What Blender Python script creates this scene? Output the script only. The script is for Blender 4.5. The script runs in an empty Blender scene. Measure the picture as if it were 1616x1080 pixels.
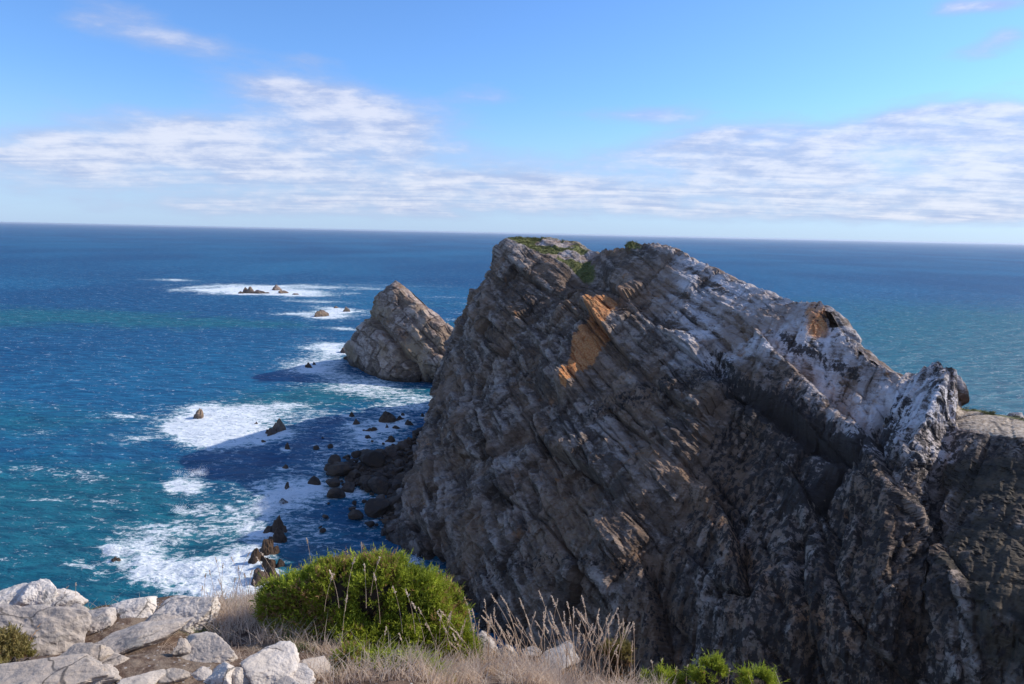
import bpy, math, random
import numpy as np
from mathutils import Vector, Matrix

scene = bpy.context.scene
COL = scene.collection
R = math.radians

# ------------------------------------------------------------------ camera
H = 90.0                      # camera height above the sea
FPX, CX, CY = 1077.0, 808.0, 540.0
PITCH, ROLL = R(9.1), R(1.2)
Xw = np.array([1.0, 0, 0])
FW = np.array([0, math.cos(PITCH), -math.sin(PITCH)])
U0 = np.array([0, math.sin(PITCH), math.cos(PITCH)])
RT = math.cos(ROLL) * Xw + math.sin(ROLL) * U0
UP = math.cos(ROLL) * U0 - math.sin(ROLL) * Xw
cam_data = bpy.data.cameras.new("camera")
cam = bpy.data.objects.new("camera", cam_data)
COL.objects.link(cam)
cam_data.sensor_width = 36.0
cam_data.lens = 36.0 * FPX / 1616.0
cam_data.clip_start = 0.1
cam_data.clip_end = 200000.0
M = Matrix(((RT[0], UP[0], -FW[0], 0), (RT[1], UP[1], -FW[1], 0), (RT[2], UP[2], -FW[2], H), (0, 0, 0, 1)))
cam.matrix_world = M
scene.camera = cam

# ------------------------------------------------------------------ light
SUN_AZ, SUN_EL = R(74), R(34)          # azimuth clockwise from the viewing direction
sun_dir = Vector((math.sin(SUN_AZ) * math.cos(SUN_EL), math.cos(SUN_AZ) * math.cos(SUN_EL), math.sin(SUN_EL)))
sl = bpy.data.lights.new("sun", 'SUN')
sl.energy = 4.8
sl.angle = R(0.5)
sl.color = (1.0, 0.93, 0.83)
so = bpy.data.objects.new("sun", sl)
COL.objects.link(so)
so.rotation_euler = sun_dir.to_track_quat('Z', 'Y').to_euler()
scene.view_settings.view_transform = 'Standard'
scene.view_settings.look = 'None'
scene.view_settings.exposure = 0.0
scene.view_settings.gamma = 1.0


# ------------------------------------------------------------------ node helpers
class NT:
    def __init__(s, tree):
        s.t = tree
        s.n = tree.nodes
        s.l = tree.links

    def put(s, sock, v):
        if isinstance(v, bpy.types.NodeSocket):
            s.l.new(v, sock)
        elif isinstance(v, (tuple, list)) and len(v) == 3 and sock.type == 'RGBA':
            sock.default_value = (*v, 1)
        else:
            sock.default_value = v

    def math(s, op, a, b=0.0, c=None, clamp=False):
        n = s.n.new('ShaderNodeMath')
        n.operation = op
        n.use_clamp = clamp
        s.put(n.inputs[0], a)
        s.put(n.inputs[1], b)
        if c is not None:
            s.put(n.inputs[2], c)
        return n.outputs[0]

    def vmath(s, op, a, b=(0, 0, 0)):
        n = s.n.new('ShaderNodeVectorMath')
        n.operation = op
        s.put(n.inputs[0], a)
        if op == 'SCALE':
            s.put(n.inputs['Scale'], b)
        else:
            s.put(n.inputs[1], b)
        return n.outputs[0]

    def mix(s, f, a, b, mode='MIX'):
        n = s.n.new('ShaderNodeMix')
        n.data_type = 'RGBA'
        n.blend_type = mode
        s.put(n.inputs[0], f)
        s.put(n.inputs[6], a)
        s.put(n.inputs[7], b)
        return n.outputs[2]

    def ramp(s, v, lo, hi, a=0.0, b=1.0, smooth=True):
        n = s.n.new('ShaderNodeMapRange')
        n.interpolation_type = 'SMOOTHSTEP' if smooth else 'LINEAR'
        s.put(n.inputs[0], v)
        for i, q in enumerate((lo, hi, a, b)):
            s.put(n.inputs[i + 1], q)
        return n.outputs[0]

    def noise(s, vec, scale, detail=4, rough=0.55, dist=0.0, out=0):
        n = s.n.new('ShaderNodeTexNoise')
        s.put(n.inputs['Vector'], vec)
        s.put(n.inputs['Scale'], scale)
        s.put(n.inputs['Detail'], detail)
        s.put(n.inputs['Roughness'], rough)
        s.put(n.inputs['Distortion'], dist)
        return n.outputs[out]

    def voronoi(s, vec, scale, feature='F1', out=0):
        n = s.n.new('ShaderNodeTexVoronoi')
        n.feature = feature
        s.put(n.inputs['Vector'], vec)
        s.put(n.inputs['Scale'], scale)
        return n.outputs[out]

    def attr(s, name, out=2):
        n = s.n.new('ShaderNodeAttribute')
        n.attribute_name = name
        return n.outputs[out]

    def mapping(s, vec, scale=(1, 1, 1), rot=(0, 0, 0), loc=(0, 0, 0)):
        n = s.n.new('ShaderNodeMapping')
        s.put(n.inputs['Vector'], vec)
        n.inputs['Location'].default_value = loc
        n.inputs['Rotation'].default_value = rot
        n.inputs['Scale'].default_value = scale
        return n.outputs[0]

    def pos(s):
        return s.n.new('ShaderNodeNewGeometry').outputs['Position']

    def obj(s):
        return s.n.new('ShaderNodeTexCoord').outputs['Object']

    def bump(s, h, strength=0.5, dist=0.1, normal=None):
        n = s.n.new('ShaderNodeBump')
        s.put(n.inputs['Strength'], strength)
        s.put(n.inputs['Distance'], dist)
        s.put(n.inputs['Height'], h)
        if normal is not None:
            s.put(n.inputs['Normal'], normal)
        return n.outputs[0]


def new_mat(name):
    m = bpy.data.materials.new(name)
    m.use_nodes = True
    t = NT(m.node_tree)
    b = m.node_tree.nodes['Principled BSDF']
    return m, t, b


# ------------------------------------------------------------------ world: Nishita sky with clouds
def build_world():
    w = bpy.data.worlds.new("World")
    scene.world = w
    w.use_nodes = True
    t = NT(w.node_tree)
    bg = w.node_tree.nodes['Background']
    sky = t.n.new('ShaderNodeTexSky')
    sky.sky_type = 'NISHITA'
    sky.sun_disc = False
    sky.sun_elevation = SUN_EL
    sky.sun_rotation = SUN_AZ
    sky.altitude = 90
    sky.air_density = 1.0
    sky.dust_density = 0.4
    sky.ozone_density = 1.6
    d = t.vmath('NORMALIZE', t.n.new('ShaderNodeTexCoord').outputs['Generated'])
    sp = t.n.new('ShaderNodeSeparateXYZ')
    t.put(sp.inputs[0], d)
    x, y, z = sp.outputs
    az = t.math('ARCTAN2', x, y)
    el = t.math('ARCSINE', z)
    # noise over a flat cloud layer (gives the perspective of real clouds)
    zz = t.math('ADD', t.math('MAXIMUM', z, 0.0), 0.07)
    cb = t.n.new('ShaderNodeCombineXYZ')
    t.put(cb.inputs[0], t.math('DIVIDE', x, zz))
    t.put(cb.inputs[1], t.math('DIVIDE', y, zz))
    pl = cb.outputs[0]
    n1 = t.noise(t.mapping(pl, (1.0, 1.15, 1), loc=(3.1, 0.4, 0)), 1.1, 9, 0.60, 0.35)
    n2 = t.noise(t.mapping(pl, (0.5, 1.4, 1), rot=(0, 0, 0.25), loc=(8, 2, 0)), 1.5, 8, 0.62, 0.5)
    # softer streaks in angle space
    cb2 = t.n.new('ShaderNodeCombineXYZ')
    t.put(cb2.inputs[0], t.math('MULTIPLY', az, 3.0))
    t.put(cb2.inputs[1], t.math('MULTIPLY', el, 9.0))
    n3 = t.noise(cb2.outputs[0], 1.9, 10, 0.60, 0.15)
    n4 = t.noise(t.mapping(cb2.outputs[0], (1, 1, 1), loc=(4, 7, 2)), 6.0, 8, 0.62, 0.1)
    blobs = CLOUDS
    cov = 0.0
    for (px, py, rx, ry, s) in blobs:
        dv = ray(px, py)
        dv = dv / np.linalg.norm(dv)
        a0 = math.atan2(dv[0], dv[1])
        e0 = math.asin(dv[2])
        ra, re = rx / FPX, ry / FPX
        qa = t.math('DIVIDE', t.math('SUBTRACT', az, a0), ra)
        qe = t.math('DIVIDE', t.math('SUBTRACT', el, e0), re)
        r2 = t.math('ADD', t.math('MULTIPLY', qa, qa), t.math('MULTIPLY', qe, qe))
        g = t.math('MULTIPLY', t.math('POWER', 2.71828, t.math('MULTIPLY', r2, -0.9)), s)
        cov = g if isinstance(cov, float) else t.math('ADD', cov, g)
    # cloud cover added out of view, behind and above, to whiten the ambient light
    cov = t.math('ADD', cov, t.ramp(y, 0.45, -0.1, 0.0, 0.75))
    base = t.math('ADD', t.math('MULTIPLY', t.math('SUBTRACT', n3, 0.5), 1.5), t.math('MULTIPLY', t.math('SUBTRACT', n4, 0.5), 0.55))
    base = t.math('ADD', base, t.math('MULTIPLY', t.math('SUBTRACT', n1, 0.5), 0.35))
    dens = t.math('ADD', t.math('MULTIPLY', t.math('MINIMUM', cov, 1.25), 0.90), base)
    mask = t.ramp(dens, 0.24, 1.25)
    thin = t.math('MULTIPLY', mask, 0.80)
    # cloud colour: bright tops, lavender-grey bases
    shade = t.ramp(t.math('ADD', t.math('MULTIPLY', n4, 0.55), t.math('MULTIPLY', n2, 0.55)), 0.42, 0.66)
    shade = t.math('MULTIPLY', shade, t.ramp(dens, 0.55, 1.25))
    ccol = t.mix(shade, (3.75, 4.4, 6.5), (7.1, 7.15, 8.0))
    sk = t.mix(1.0, sky.outputs[0], SKY_TINT, 'MULTIPLY')
    sk = t.mix(t.ramp(el, -0.02, 0.20, 0.72, 0.0), sk, (4.1, 5.4, 7.9))
    out = t.mix(thin, sk, ccol)
    t.put(bg.inputs[0], out)
    bg.inputs[1].default_value = 0.12


def ray(px, py):
    return FW + RT * ((px - CX) / FPX) + UP * ((CY - py) / FPX)


SKY_TINT = (0.80, 1.18, 1.72)
CLOUDS = [  # photo px centre, radii, strength
    (190, 40, 90, 22, .78), (320, 75, 80, 16, .75), (200, 10, 60, 12, .5), (490, 92, 40, 9, .5),
    (450, 140, 130, 24, 1.0), (590, 180, 150, 30, 1.0), (330, 210, 230, 30, 1.05), (560, 225, 170, 26, .9),
    (400, 262, 420, 30, .8), (150, 272, 200, 26, .75), (700, 290, 260, 26, .62), (500, 320, 400, 14, .5),
    (760, 150, 60, 16, .7), (20, 245, 60, 8, .6), (80, 218, 60, 8, .5),
    (1010, 180, 90, 15, .95), (1190, 215, 110, 26, .95), (1060, 250, 190, 26, .9), (1320, 240, 200, 30, .9),
    (1480, 200, 110, 34, 1.15), (1580, 225, 110, 45, 1.25), (1500, 290, 200, 34, .85), (1250, 300, 260, 26, .72),
    (900, 300, 260, 20, .55), (1540, 82, 45, 13, .95), (1590, 55, 25, 10, .7), (1575, 8, 40, 9, .9), (1505, 8, 26, 12, .7),
    (1100, 332, 600, 16, .55), (1500, 342, 300, 16, .6), (400, 335, 500, 12, .5),
]
build_world()


# ------------------------------------------------------------------ geometry helpers
def P(px, py, Y):
    """world point seen at photo pixel (px,py) at world distance Y"""
    d = ray(px, py)
    return np.array([0, 0, H]) + d * (Y / d[1])


def SEA(px, py, z=0.0):
    d = ray(px, py)
    return np.array([0, 0, H]) + d * ((z - H) / d[2])


def W(px, Y, z=-4.0):
    depth = Y * math.cos(PITCH) + (H - z) * math.sin(PITCH)
    return np.array([(px - CX) / FPX * depth, Y, z])


def project(p):
    q = p - np.array([0, 0, H])
    dz = q @ FW
    dz = np.where(np.abs(dz) < 1e-6, 1e-6, dz)
    return CX + FPX * (q @ RT) / dz, CY - FPX * (q @ UP) / dz


def _h(ix, iy, iz, seed):
    h = (ix * 374761393 + iy * 668265263 + iz * 2147483647 + seed * 1274126177) & 0xFFFFFFFF
    h = ((h ^ (h >> 13)) * 1274126177) & 0xFFFFFFFF
    h = ((h ^ (h >> 16)) * 2246822519) & 0xFFFFFFFF
    h = h ^ (h >> 15)
    return h


def rnd(ix, iy, iz, seed=0):
    return _h(np.asarray(ix, dtype=np.int64) + 100000, np.asarray(iy, dtype=np.int64) + 100000,
              np.asarray(iz, dtype=np.int64) + 100000, seed).astype(np.float64) / 4294967295.0


def vnoise(p, seed=0):
    """gradient-free value noise with quintic fade, -1..1, p is (N,3)"""
    f = np.floor(p)
    i = f.astype(np.int64)
    t = p - f
    t = t * t * t * (t * (t * 6 - 15) + 10)
    out = 0
    for dx in (0, 1):
        wx = t[:, 0] if dx else 1 - t[:, 0]
        for dy in (0, 1):
            wy = t[:, 1] if dy else 1 - t[:, 1]
            for dz in (0, 1):
                wz = t[:, 2] if dz else 1 - t[:, 2]
                out = out + wx * wy * wz * rnd(i[:, 0] + dx, i[:, 1] + dy, i[:, 2] + dz, seed)
    return out * 2 - 1


ROTM = np.array([[0.36, 0.48, -0.8], [-0.8, 0.6, 0.0], [0.48, 0.64, 0.6]])


def fbm(p, octaves=4, seed=0, gain=0.5, lac=2.03, ridge=False):
    a, s, tot = 1.0, 0, 0
    q = p @ ROTM.T
    for o in range(octaves):
        n = vnoise(q, seed + o * 17)
        if ridge:
            n = 1 - 2 * np.abs(n)
        s = s + a * n
        tot += a
        a *= gain
        q = (q @ ROTM.T) * lac
    return s / tot


def smooth(x, a, b):
    t = np.clip((x - a) / (b - a), 0, 1)
    return t * t * (3 - 2 * t)


def blocks(Pn, A, B, C, sz, seed, warp=0.25):
    """jointed rock: cells along three directions A (bedding normal), B, C. returns value, tilt, edge distance (m)"""
    wq = Pn / (sz[1] * 2.5)
    wa = fbm(wq, 2, seed + 5) * warp
    wb = fbm(wq + 31.7, 2, seed + 9) * warp
    a = (Pn @ A) / sz[0] + wa * 2.0
    ia = np.floor(a)
    fa = a - ia
    # random bed thickness: half of the beds merge with their neighbour
    b = (Pn @ B) / sz[1] + rnd(ia, 0 * ia, 0 * ia, seed) * 9 + wb
    ib = np.floor(b)
    fb = b - ib
    c = (Pn @ C) / sz[2] + rnd(ia, ib, 0 * ia, seed + 1) * 9 + wb
    ic = np.floor(c)
    fc = c - ic
    v = rnd(ia, ib, ic, seed + 2)
    lay = rnd(ia, 0 * ia, 0 * ia, seed + 3)
    ta = (fa - .5) * (rnd(ia, ib, ic, seed + 4) - .3)
    tb = (fb - .5) * (rnd(ia, ib, ic, seed + 6) - .5)
    tc = (fc - .5) * (rnd(ia, ib, ic, seed + 7) - .5)
    e = np.minimum(np.minimum(np.minimum(fa, 1 - fa) * sz[0], np.minimum(fb, 1 - fb) * sz[1]), np.minimum(fc, 1 - fc) * sz[2])
    return v, lay, ta + tb + tc, e


def grid_mesh(name, V, nu, nv, attrs=None, closed_u=False, flat=False):
    """V: (nu*nv,3) u-major."""
    iu = np.arange(nu if closed_u else nu - 1)
    iv = np.arange(nv - 1)
    a = (iu[:, None] * nv + iv[None, :]).ravel()
    b = (((iu + 1) % nu)[:, None] * nv + iv[None, :]).ravel()
    F = np.stack([a, b, b + 1, a + 1], 1)
    me = bpy.data.meshes.new(name)
    me.vertices.add(len(V))
    me.vertices.foreach_set('co', V.astype(np.float32).ravel())
    me.loops.add(F.size)
    me.loops.foreach_set('vertex_index', F.astype(np.int32).ravel())
    me.polygons.add(len(F))
    me.polygons.foreach_set('loop_start', np.arange(0, F.size, 4, dtype=np.int32))
    me.polygons.foreach_set('loop_total', np.full(len(F), 4, dtype=np.int32))
    me.update(calc_edges=True)
    me.polygons.foreach_set('use_smooth', np.full(len(F), not flat, dtype=bool))
    add_attrs(me, attrs)
    return me


def add_attrs(me, attrs):
    for k, a in (attrs or {}).items():
        at = me.attributes.new(k, 'FLOAT', 'POINT')
        at.data.foreach_set('value', np.asarray(a, dtype=np.float32))


def poly_mesh(name, V, F, smooth_=False, attrs=None, mats=None):
    V = np.asarray(V, dtype=np.float32)
    F = np.asarray(F, dtype=np.int32)
    k = F.shape[1]
    me = bpy.data.meshes.new(name)
    me.vertices.add(len(V))
    me.vertices.foreach_set('co', V.ravel())
    me.loops.add(F.size)
    me.loops.foreach_set('vertex_index', F.ravel())
    me.polygons.add(len(F))
    me.polygons.foreach_set('loop_start', np.arange(0, F.size, k, dtype=np.int32))
    me.polygons.foreach_set('loop_total', np.full(len(F), k, dtype=np.int32))
    me.update(calc_edges=True)
    me.polygons.foreach_set('use_smooth', np.full(len(F), smooth_, dtype=bool))
    add_attrs(me, attrs)
    return me


def link(me, name, mat, parent=None, label=None, cat=None, group=None, kind=None, loc=None):
    o = bpy.data.objects.new(name, me)
    COL.objects.link(o)
    if me is not None and mat is not None and not me.materials:
        me.materials.append(mat)
    if parent is not None:
        o.parent = parent
    tag(o, label, cat, group, kind)
    if loc is not None:
        o.location = loc
    return o


def tag(o, label=None, cat=None, group=None, kind=None):
    for k, v in (('label', label), ('category', cat), ('group', group), ('kind', kind)):
        if v:
            o[k] = v


def grid_normals(G):
    du = np.gradient(G, axis=0)
    dv = np.gradient(G, axis=1)
    n = np.cross(du, dv)
    n /= np.linalg.norm(n, axis=2, keepdims=True) + 1e-9
    return n


def catmull(ctrl, t):
    """ctrl (n,...) sampled at parameters t in [0,n-1]; softened Catmull-Rom"""
    n = len(ctrl)
    i = np.clip(np.floor(t).astype(int), 0, n - 2)
    f = (t - i).reshape((-1,) + (1,) * (ctrl.ndim - 1))
    p1, p2 = ctrl[i], ctrl[i + 1]
    p0 = np.where((i > 0).reshape(f.shape), ctrl[np.maximum(i - 1, 0)], 2 * p1 - p2)
    p3 = np.where((i < n - 2).reshape(f.shape), ctrl[np.minimum(i + 2, n - 1)], 2 * p2 - p1)
    k = 0.38
    m1, m2 = (p2 - p0) * k, (p3 - p1) * k
    f2, f3 = f * f, f * f * f
    return (2 * f3 - 3 * f2 + 1) * p1 + (f3 - 2 * f2 + f) * m1 + (-2 * f3 + 3 * f2) * p2 + (f3 - f2) * m2


def resample_params(ctrl, n, weights=None):
    """parameters spaced by arc length (optionally weighted per segment) through ctrl polyline"""
    seg = np.linalg.norm(np.diff(ctrl, axis=0), axis=1)
    if weights is not None:
        seg = seg * weights
    c = np.concatenate([[0], np.cumsum(seg)])
    return np.interp(np.linspace(0, c[-1], n), c, np.arange(len(ctrl)))


# ------------------------------------------------------------------ rock material
def rock_material(name, light=(.41, .325, .265), mid=(.090, .062, .045), tan=(.24, .145, .085), rust=(.30, .125, .04),
                  dark=(.036, .027, .023), scale=1.0, stain=1.0, lichen=1.0, bedrot=(0, 0, 0), use_pos=True, bump=0.6, wet=None, bed=1.0, joints=0.0):
    m, t, b = new_mat(name)
    p = t.pos() if use_pos else t.obj()
    ps = t.vmath('SCALE', p, scale)
    n_big = t.noise(ps, 0.06, 5, .6)
    n_mid = t.noise(ps, 0.35, 6, .62)
    n_fin = t.noise(ps, 2.2, 6, .65)
    bedv = t.mapping(ps, (0.35, 0.35, 1.6), rot=bedrot)
    n_bed = t.noise(bedv, 0.8, 6, .6, .6)
    tone = t.attr('tone')
    f = t.math('ADD', t.math('MULTIPLY', n_mid, .55), t.math('MULTIPLY', n_fin, .35))
    f = t.math('ADD', f, t.math('MULTIPLY', t.math('SUBTRACT', tone, .5), .35))
    f = t.math('ADD', f, t.math('MULTIPLY', t.math('SUBTRACT', n_bed, .5), .5 * bed))
    c = t.mix(t.ramp(f, .36, .66), mid, light)
    c = t.mix(t.math('MULTIPLY', t.attr('pale'), t.ramp(f, .26, .50)), c, (.68, .62, .60))
    c = t.mix(t.math('MULTIPLY', t.ramp(t.math('ADD', n_big, t.math('MULTIPLY', n_mid, .4)), .60, .85), .75 * stain), c, tan)
    c = t.mix(t.math('MULTIPLY', t.ramp(t.noise(t.mapping(ps, (1, 1, .6), loc=(9, 3, 1)), .22, 7, .68, .5), .60, .72), .7 * stain), c, rust)
    # orange scars
    o = t.attr('orange')
    oc = t.mix(t.ramp(n_fin, .35, .65), (.46, .14, .035), (.60, .31, .12))
    c = t.mix(t.math('MULTIPLY', t.ramp(t.math('ADD', t.math('ADD', o, t.math('MULTIPLY', t.math('SUBTRACT', n_mid, .5), .9)), t.math('MULTIPLY', t.math('SUBTRACT', n_fin, .5), .7)), .30, .85), .92), c, oc)
    # green-brown slate
    g = t.attr('slate')
    gc = t.mix(t.ramp(n_mid, .35, .65), (.034, .028, .020), (.10, .072, .045))
    c = t.mix(t.ramp(t.math('ADD', g, t.math('MULTIPLY', t.math('SUBTRACT', n_mid, .5), .6)), .35, .65), c, gc)
    # earth / path
    e = t.attr('earth')
    ec = t.mix(t.ramp(n_fin, .35, .65), (.28, .20, .13), (.56, .46, .35))
    c = t.mix(t.ramp(t.math('ADD', e, t.math('MULTIPLY', t.math('SUBTRACT', n_fin, .5), .5)), .4, .6), c, ec)
    # scrub
    v = t.attr('green')
    vc = t.mix(t.ramp(n_fin, .35, .65), (.045, .065, .012), (.17, .16, .045))
    c = t.mix(t.ramp(t.math('ADD', v, t.math('MULTIPLY', t.math('SUBTRACT', n_fin, .5), .8)), .45, .6), c, vc)
    # dark lichen in blotches
    dk = t.attr('dark')
    ln = t.noise(t.mapping(ps, (1, 1, .55), loc=(2, 5, 7)), .75, 7, .70, .3)
    lm = t.ramp(t.math('ADD', t.math('MULTIPLY', dk, .23 * lichen), ln), .70, .76)
    c = t.mix(t.math('MULTIPLY', lm, .93), c, dark)
    if joints:
        wq = t.vmath('ADD', ps, t.vmath('SCALE', t.noise(ps, .6, 3, .6, 0, 1), .9))
        je = t.voronoi(t.mapping(wq, (1, 1, .6), rot=(.4, .3, .2)), joints, 'DISTANCE_TO_EDGE')
        jm = t.math('MULTIPLY', t.ramp(je, .016, .004), t.ramp(n_mid, .40, .55))
        c = t.mix(t.math('MULTIPLY', jm, .8), c, (.07, .06, .052))
        c = t.mix(t.math('MULTIPLY', t.ramp(t.noise(t.mapping(ps, loc=(5, 5, 5)), 1.1, 6, .7), .52, .66), .6), c, (.23, .21, .195))
    # dark narrow cracks
    ck = t.attr('crack')
    c = t.mix(t.math('MULTIPLY', ck, .75), c, (.035, .03, .03))
    if wet is not None:
        sp = t.n.new('ShaderNodeSeparateXYZ')
        t.put(sp.inputs[0], t.pos())
        wz = t.ramp(t.math('ADD', sp.outputs[2], t.math('MULTIPLY', n_mid, 6.0)), wet + 1, wet + 8, 1.0, 0.0)
        c = t.mix(t.math('MULTIPLY', wz, .85), c, (.032, .024, .020))
    t.put(b.inputs['Base Color'], c)
    b.inputs['Roughness'].default_value = .82
    b.inputs['Specular IOR Level'].default_value = .25
    hh = t.math('ADD', t.math('MULTIPLY', n_fin, .6), t.math('MULTIPLY', n_bed, .8 * bed))
    if bed > .5:
        hh = t.math('ADD', hh, t.math('MULTIPLY', t.voronoi(bedv, 1.3, 'DISTANCE_TO_EDGE'), .8))
    t.put(b.inputs['Normal'], t.bump(hh, bump, .55 / scale))
    return m

# ------------------------------------------------------------------ the main cliff
def unit(v):
    v = np.asarray(v, float)
    return v / np.linalg.norm(v)


A_ = np.array
FRONT = [  # crest, front edge, three points down the face, foot
    [A_((230., 60, 66)), A_((225., 50, 65)), A_((210., 42, 50)), A_((195., 38, 34)), A_((180., 36, 16)), A_((170., 34, -4))],
    [P(1800, 700, 112), P(1790, 725, 104), P(1780, 810, 97), P(1770, 910, 88), P(1750, 1040, 80), W(1740, 64)],
    [P(1700, 682, 116), P(1690, 705, 108), P(1685, 780, 101), P(1675, 880, 92), P(1665, 1010, 83), W(1650, 68)],
    [P(1616, 662, 122), P(1600, 692, 112), P(1595, 760, 106), P(1590, 860, 96), P(1580, 1000, 86), W(1570, 72)],
    [P(1545, 648, 128), P(1535, 680, 119), P(1515, 745, 112), P(1510, 850, 101), P(1500, 990, 90), W(1490, 76)],
    [P(1508, 640, 132), P(1498, 668, 125), P(1482, 740, 116), P(1470, 850, 104), P(1455, 990, 94), W(1440, 80)],
    [P(1500, 594, 133), P(1488, 606, 128), P(1440, 720, 115), P(1400, 850, 104), P(1375, 990, 95), W(1350, 84)],
    [P(1472, 589, 137), P(1462, 602, 133), P(1400, 720, 121), P(1350, 850, 109), P(1310, 990, 99), W(1280, 89)],
    [P(1440, 606, 143), P(1432, 612, 140), P(1360, 720, 128), P(1290, 850, 116), P(1240, 990, 104), W(1200, 95)],
    [P(1375, 572, 152), P(1368, 580, 150), P(1290, 690, 139), P(1200, 830, 125), P(1120, 970, 114), W(1080, 104)],
    [P(1335, 530, 162), P(1326, 540, 159), P(1235, 645, 150), P(1125, 790, 136), P(1035, 930, 124), W(980, 114)],
    [P(1300, 487, 168), P(1286, 500, 166), P(1185, 610, 156), P(1075, 760, 142), P(980, 900, 130), W(920, 121)],
    [P(1250, 480, 178), P(1240, 488, 175), P(1140, 590, 164), P(1035, 735, 148), P(935, 875, 135), W(870, 128)],
    [P(1180, 455, 195), P(1172, 463, 192), P(1090, 570, 178), P(980, 710, 160), P(880, 850, 145), W(820, 135)],
    [P(1105, 420, 215), P(1098, 428, 212), P(1020, 530, 196), P(920, 680, 175), P(820, 820, 158), W(760, 146)],
    [P(1050, 394, 235), P(1040, 402, 231), P(965, 505, 214), P(870, 650, 190), P(770, 790, 172), W(720, 156)],
    [P(1000, 389, 252), P(985, 400, 246), P(925, 490, 226), P(835, 640, 202), P(735, 780, 184), SEA(690, 912, -4)],
    [P(940, 400, 272), P(932, 440, 252), P(880, 500, 238), P(800, 620, 212), P(700, 770, 197), SEA(640, 900, -4)],
    [P(900, 384, 285), P(900, 425, 260), P(840, 490, 245), P(770, 600, 225), P(670, 750, 209), SEA(588, 878, -4)],
    [P(870, 380, 292), P(860, 405, 270), P(805, 480, 256), P(735, 620, 240), P(650, 750, 226), SEA(596, 838, -4)],
    [P(850, 378, 298), P(820, 388, 282), P(790, 450, 271), P(725, 600, 258), P(665, 720, 250), SEA(640, 775, -4)],
    [P(845, 378, 302), P(797, 380, 291), P(770, 450, 285), P(716, 570, 281), P(686, 680, 277), SEA(664, 722, -4)],
    [P(845, 378, 305), P(784, 390, 298), P(780, 435, 297), P(708, 565, 300), P(695, 640, 303), SEA(676, 680, -4)],
    [P(848, 379, 310), P(800, 396, 314), P(757, 462, 322), P(738, 510, 326), P(706, 590, 330), W(698, 338)],
    [P(855, 379, 312), A_((14., 336, 78)), A_((8., 350, 58)), A_((2., 362, 36)), A_((-6., 370, 16)), A_((-10., 376, -4))],
]


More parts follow.
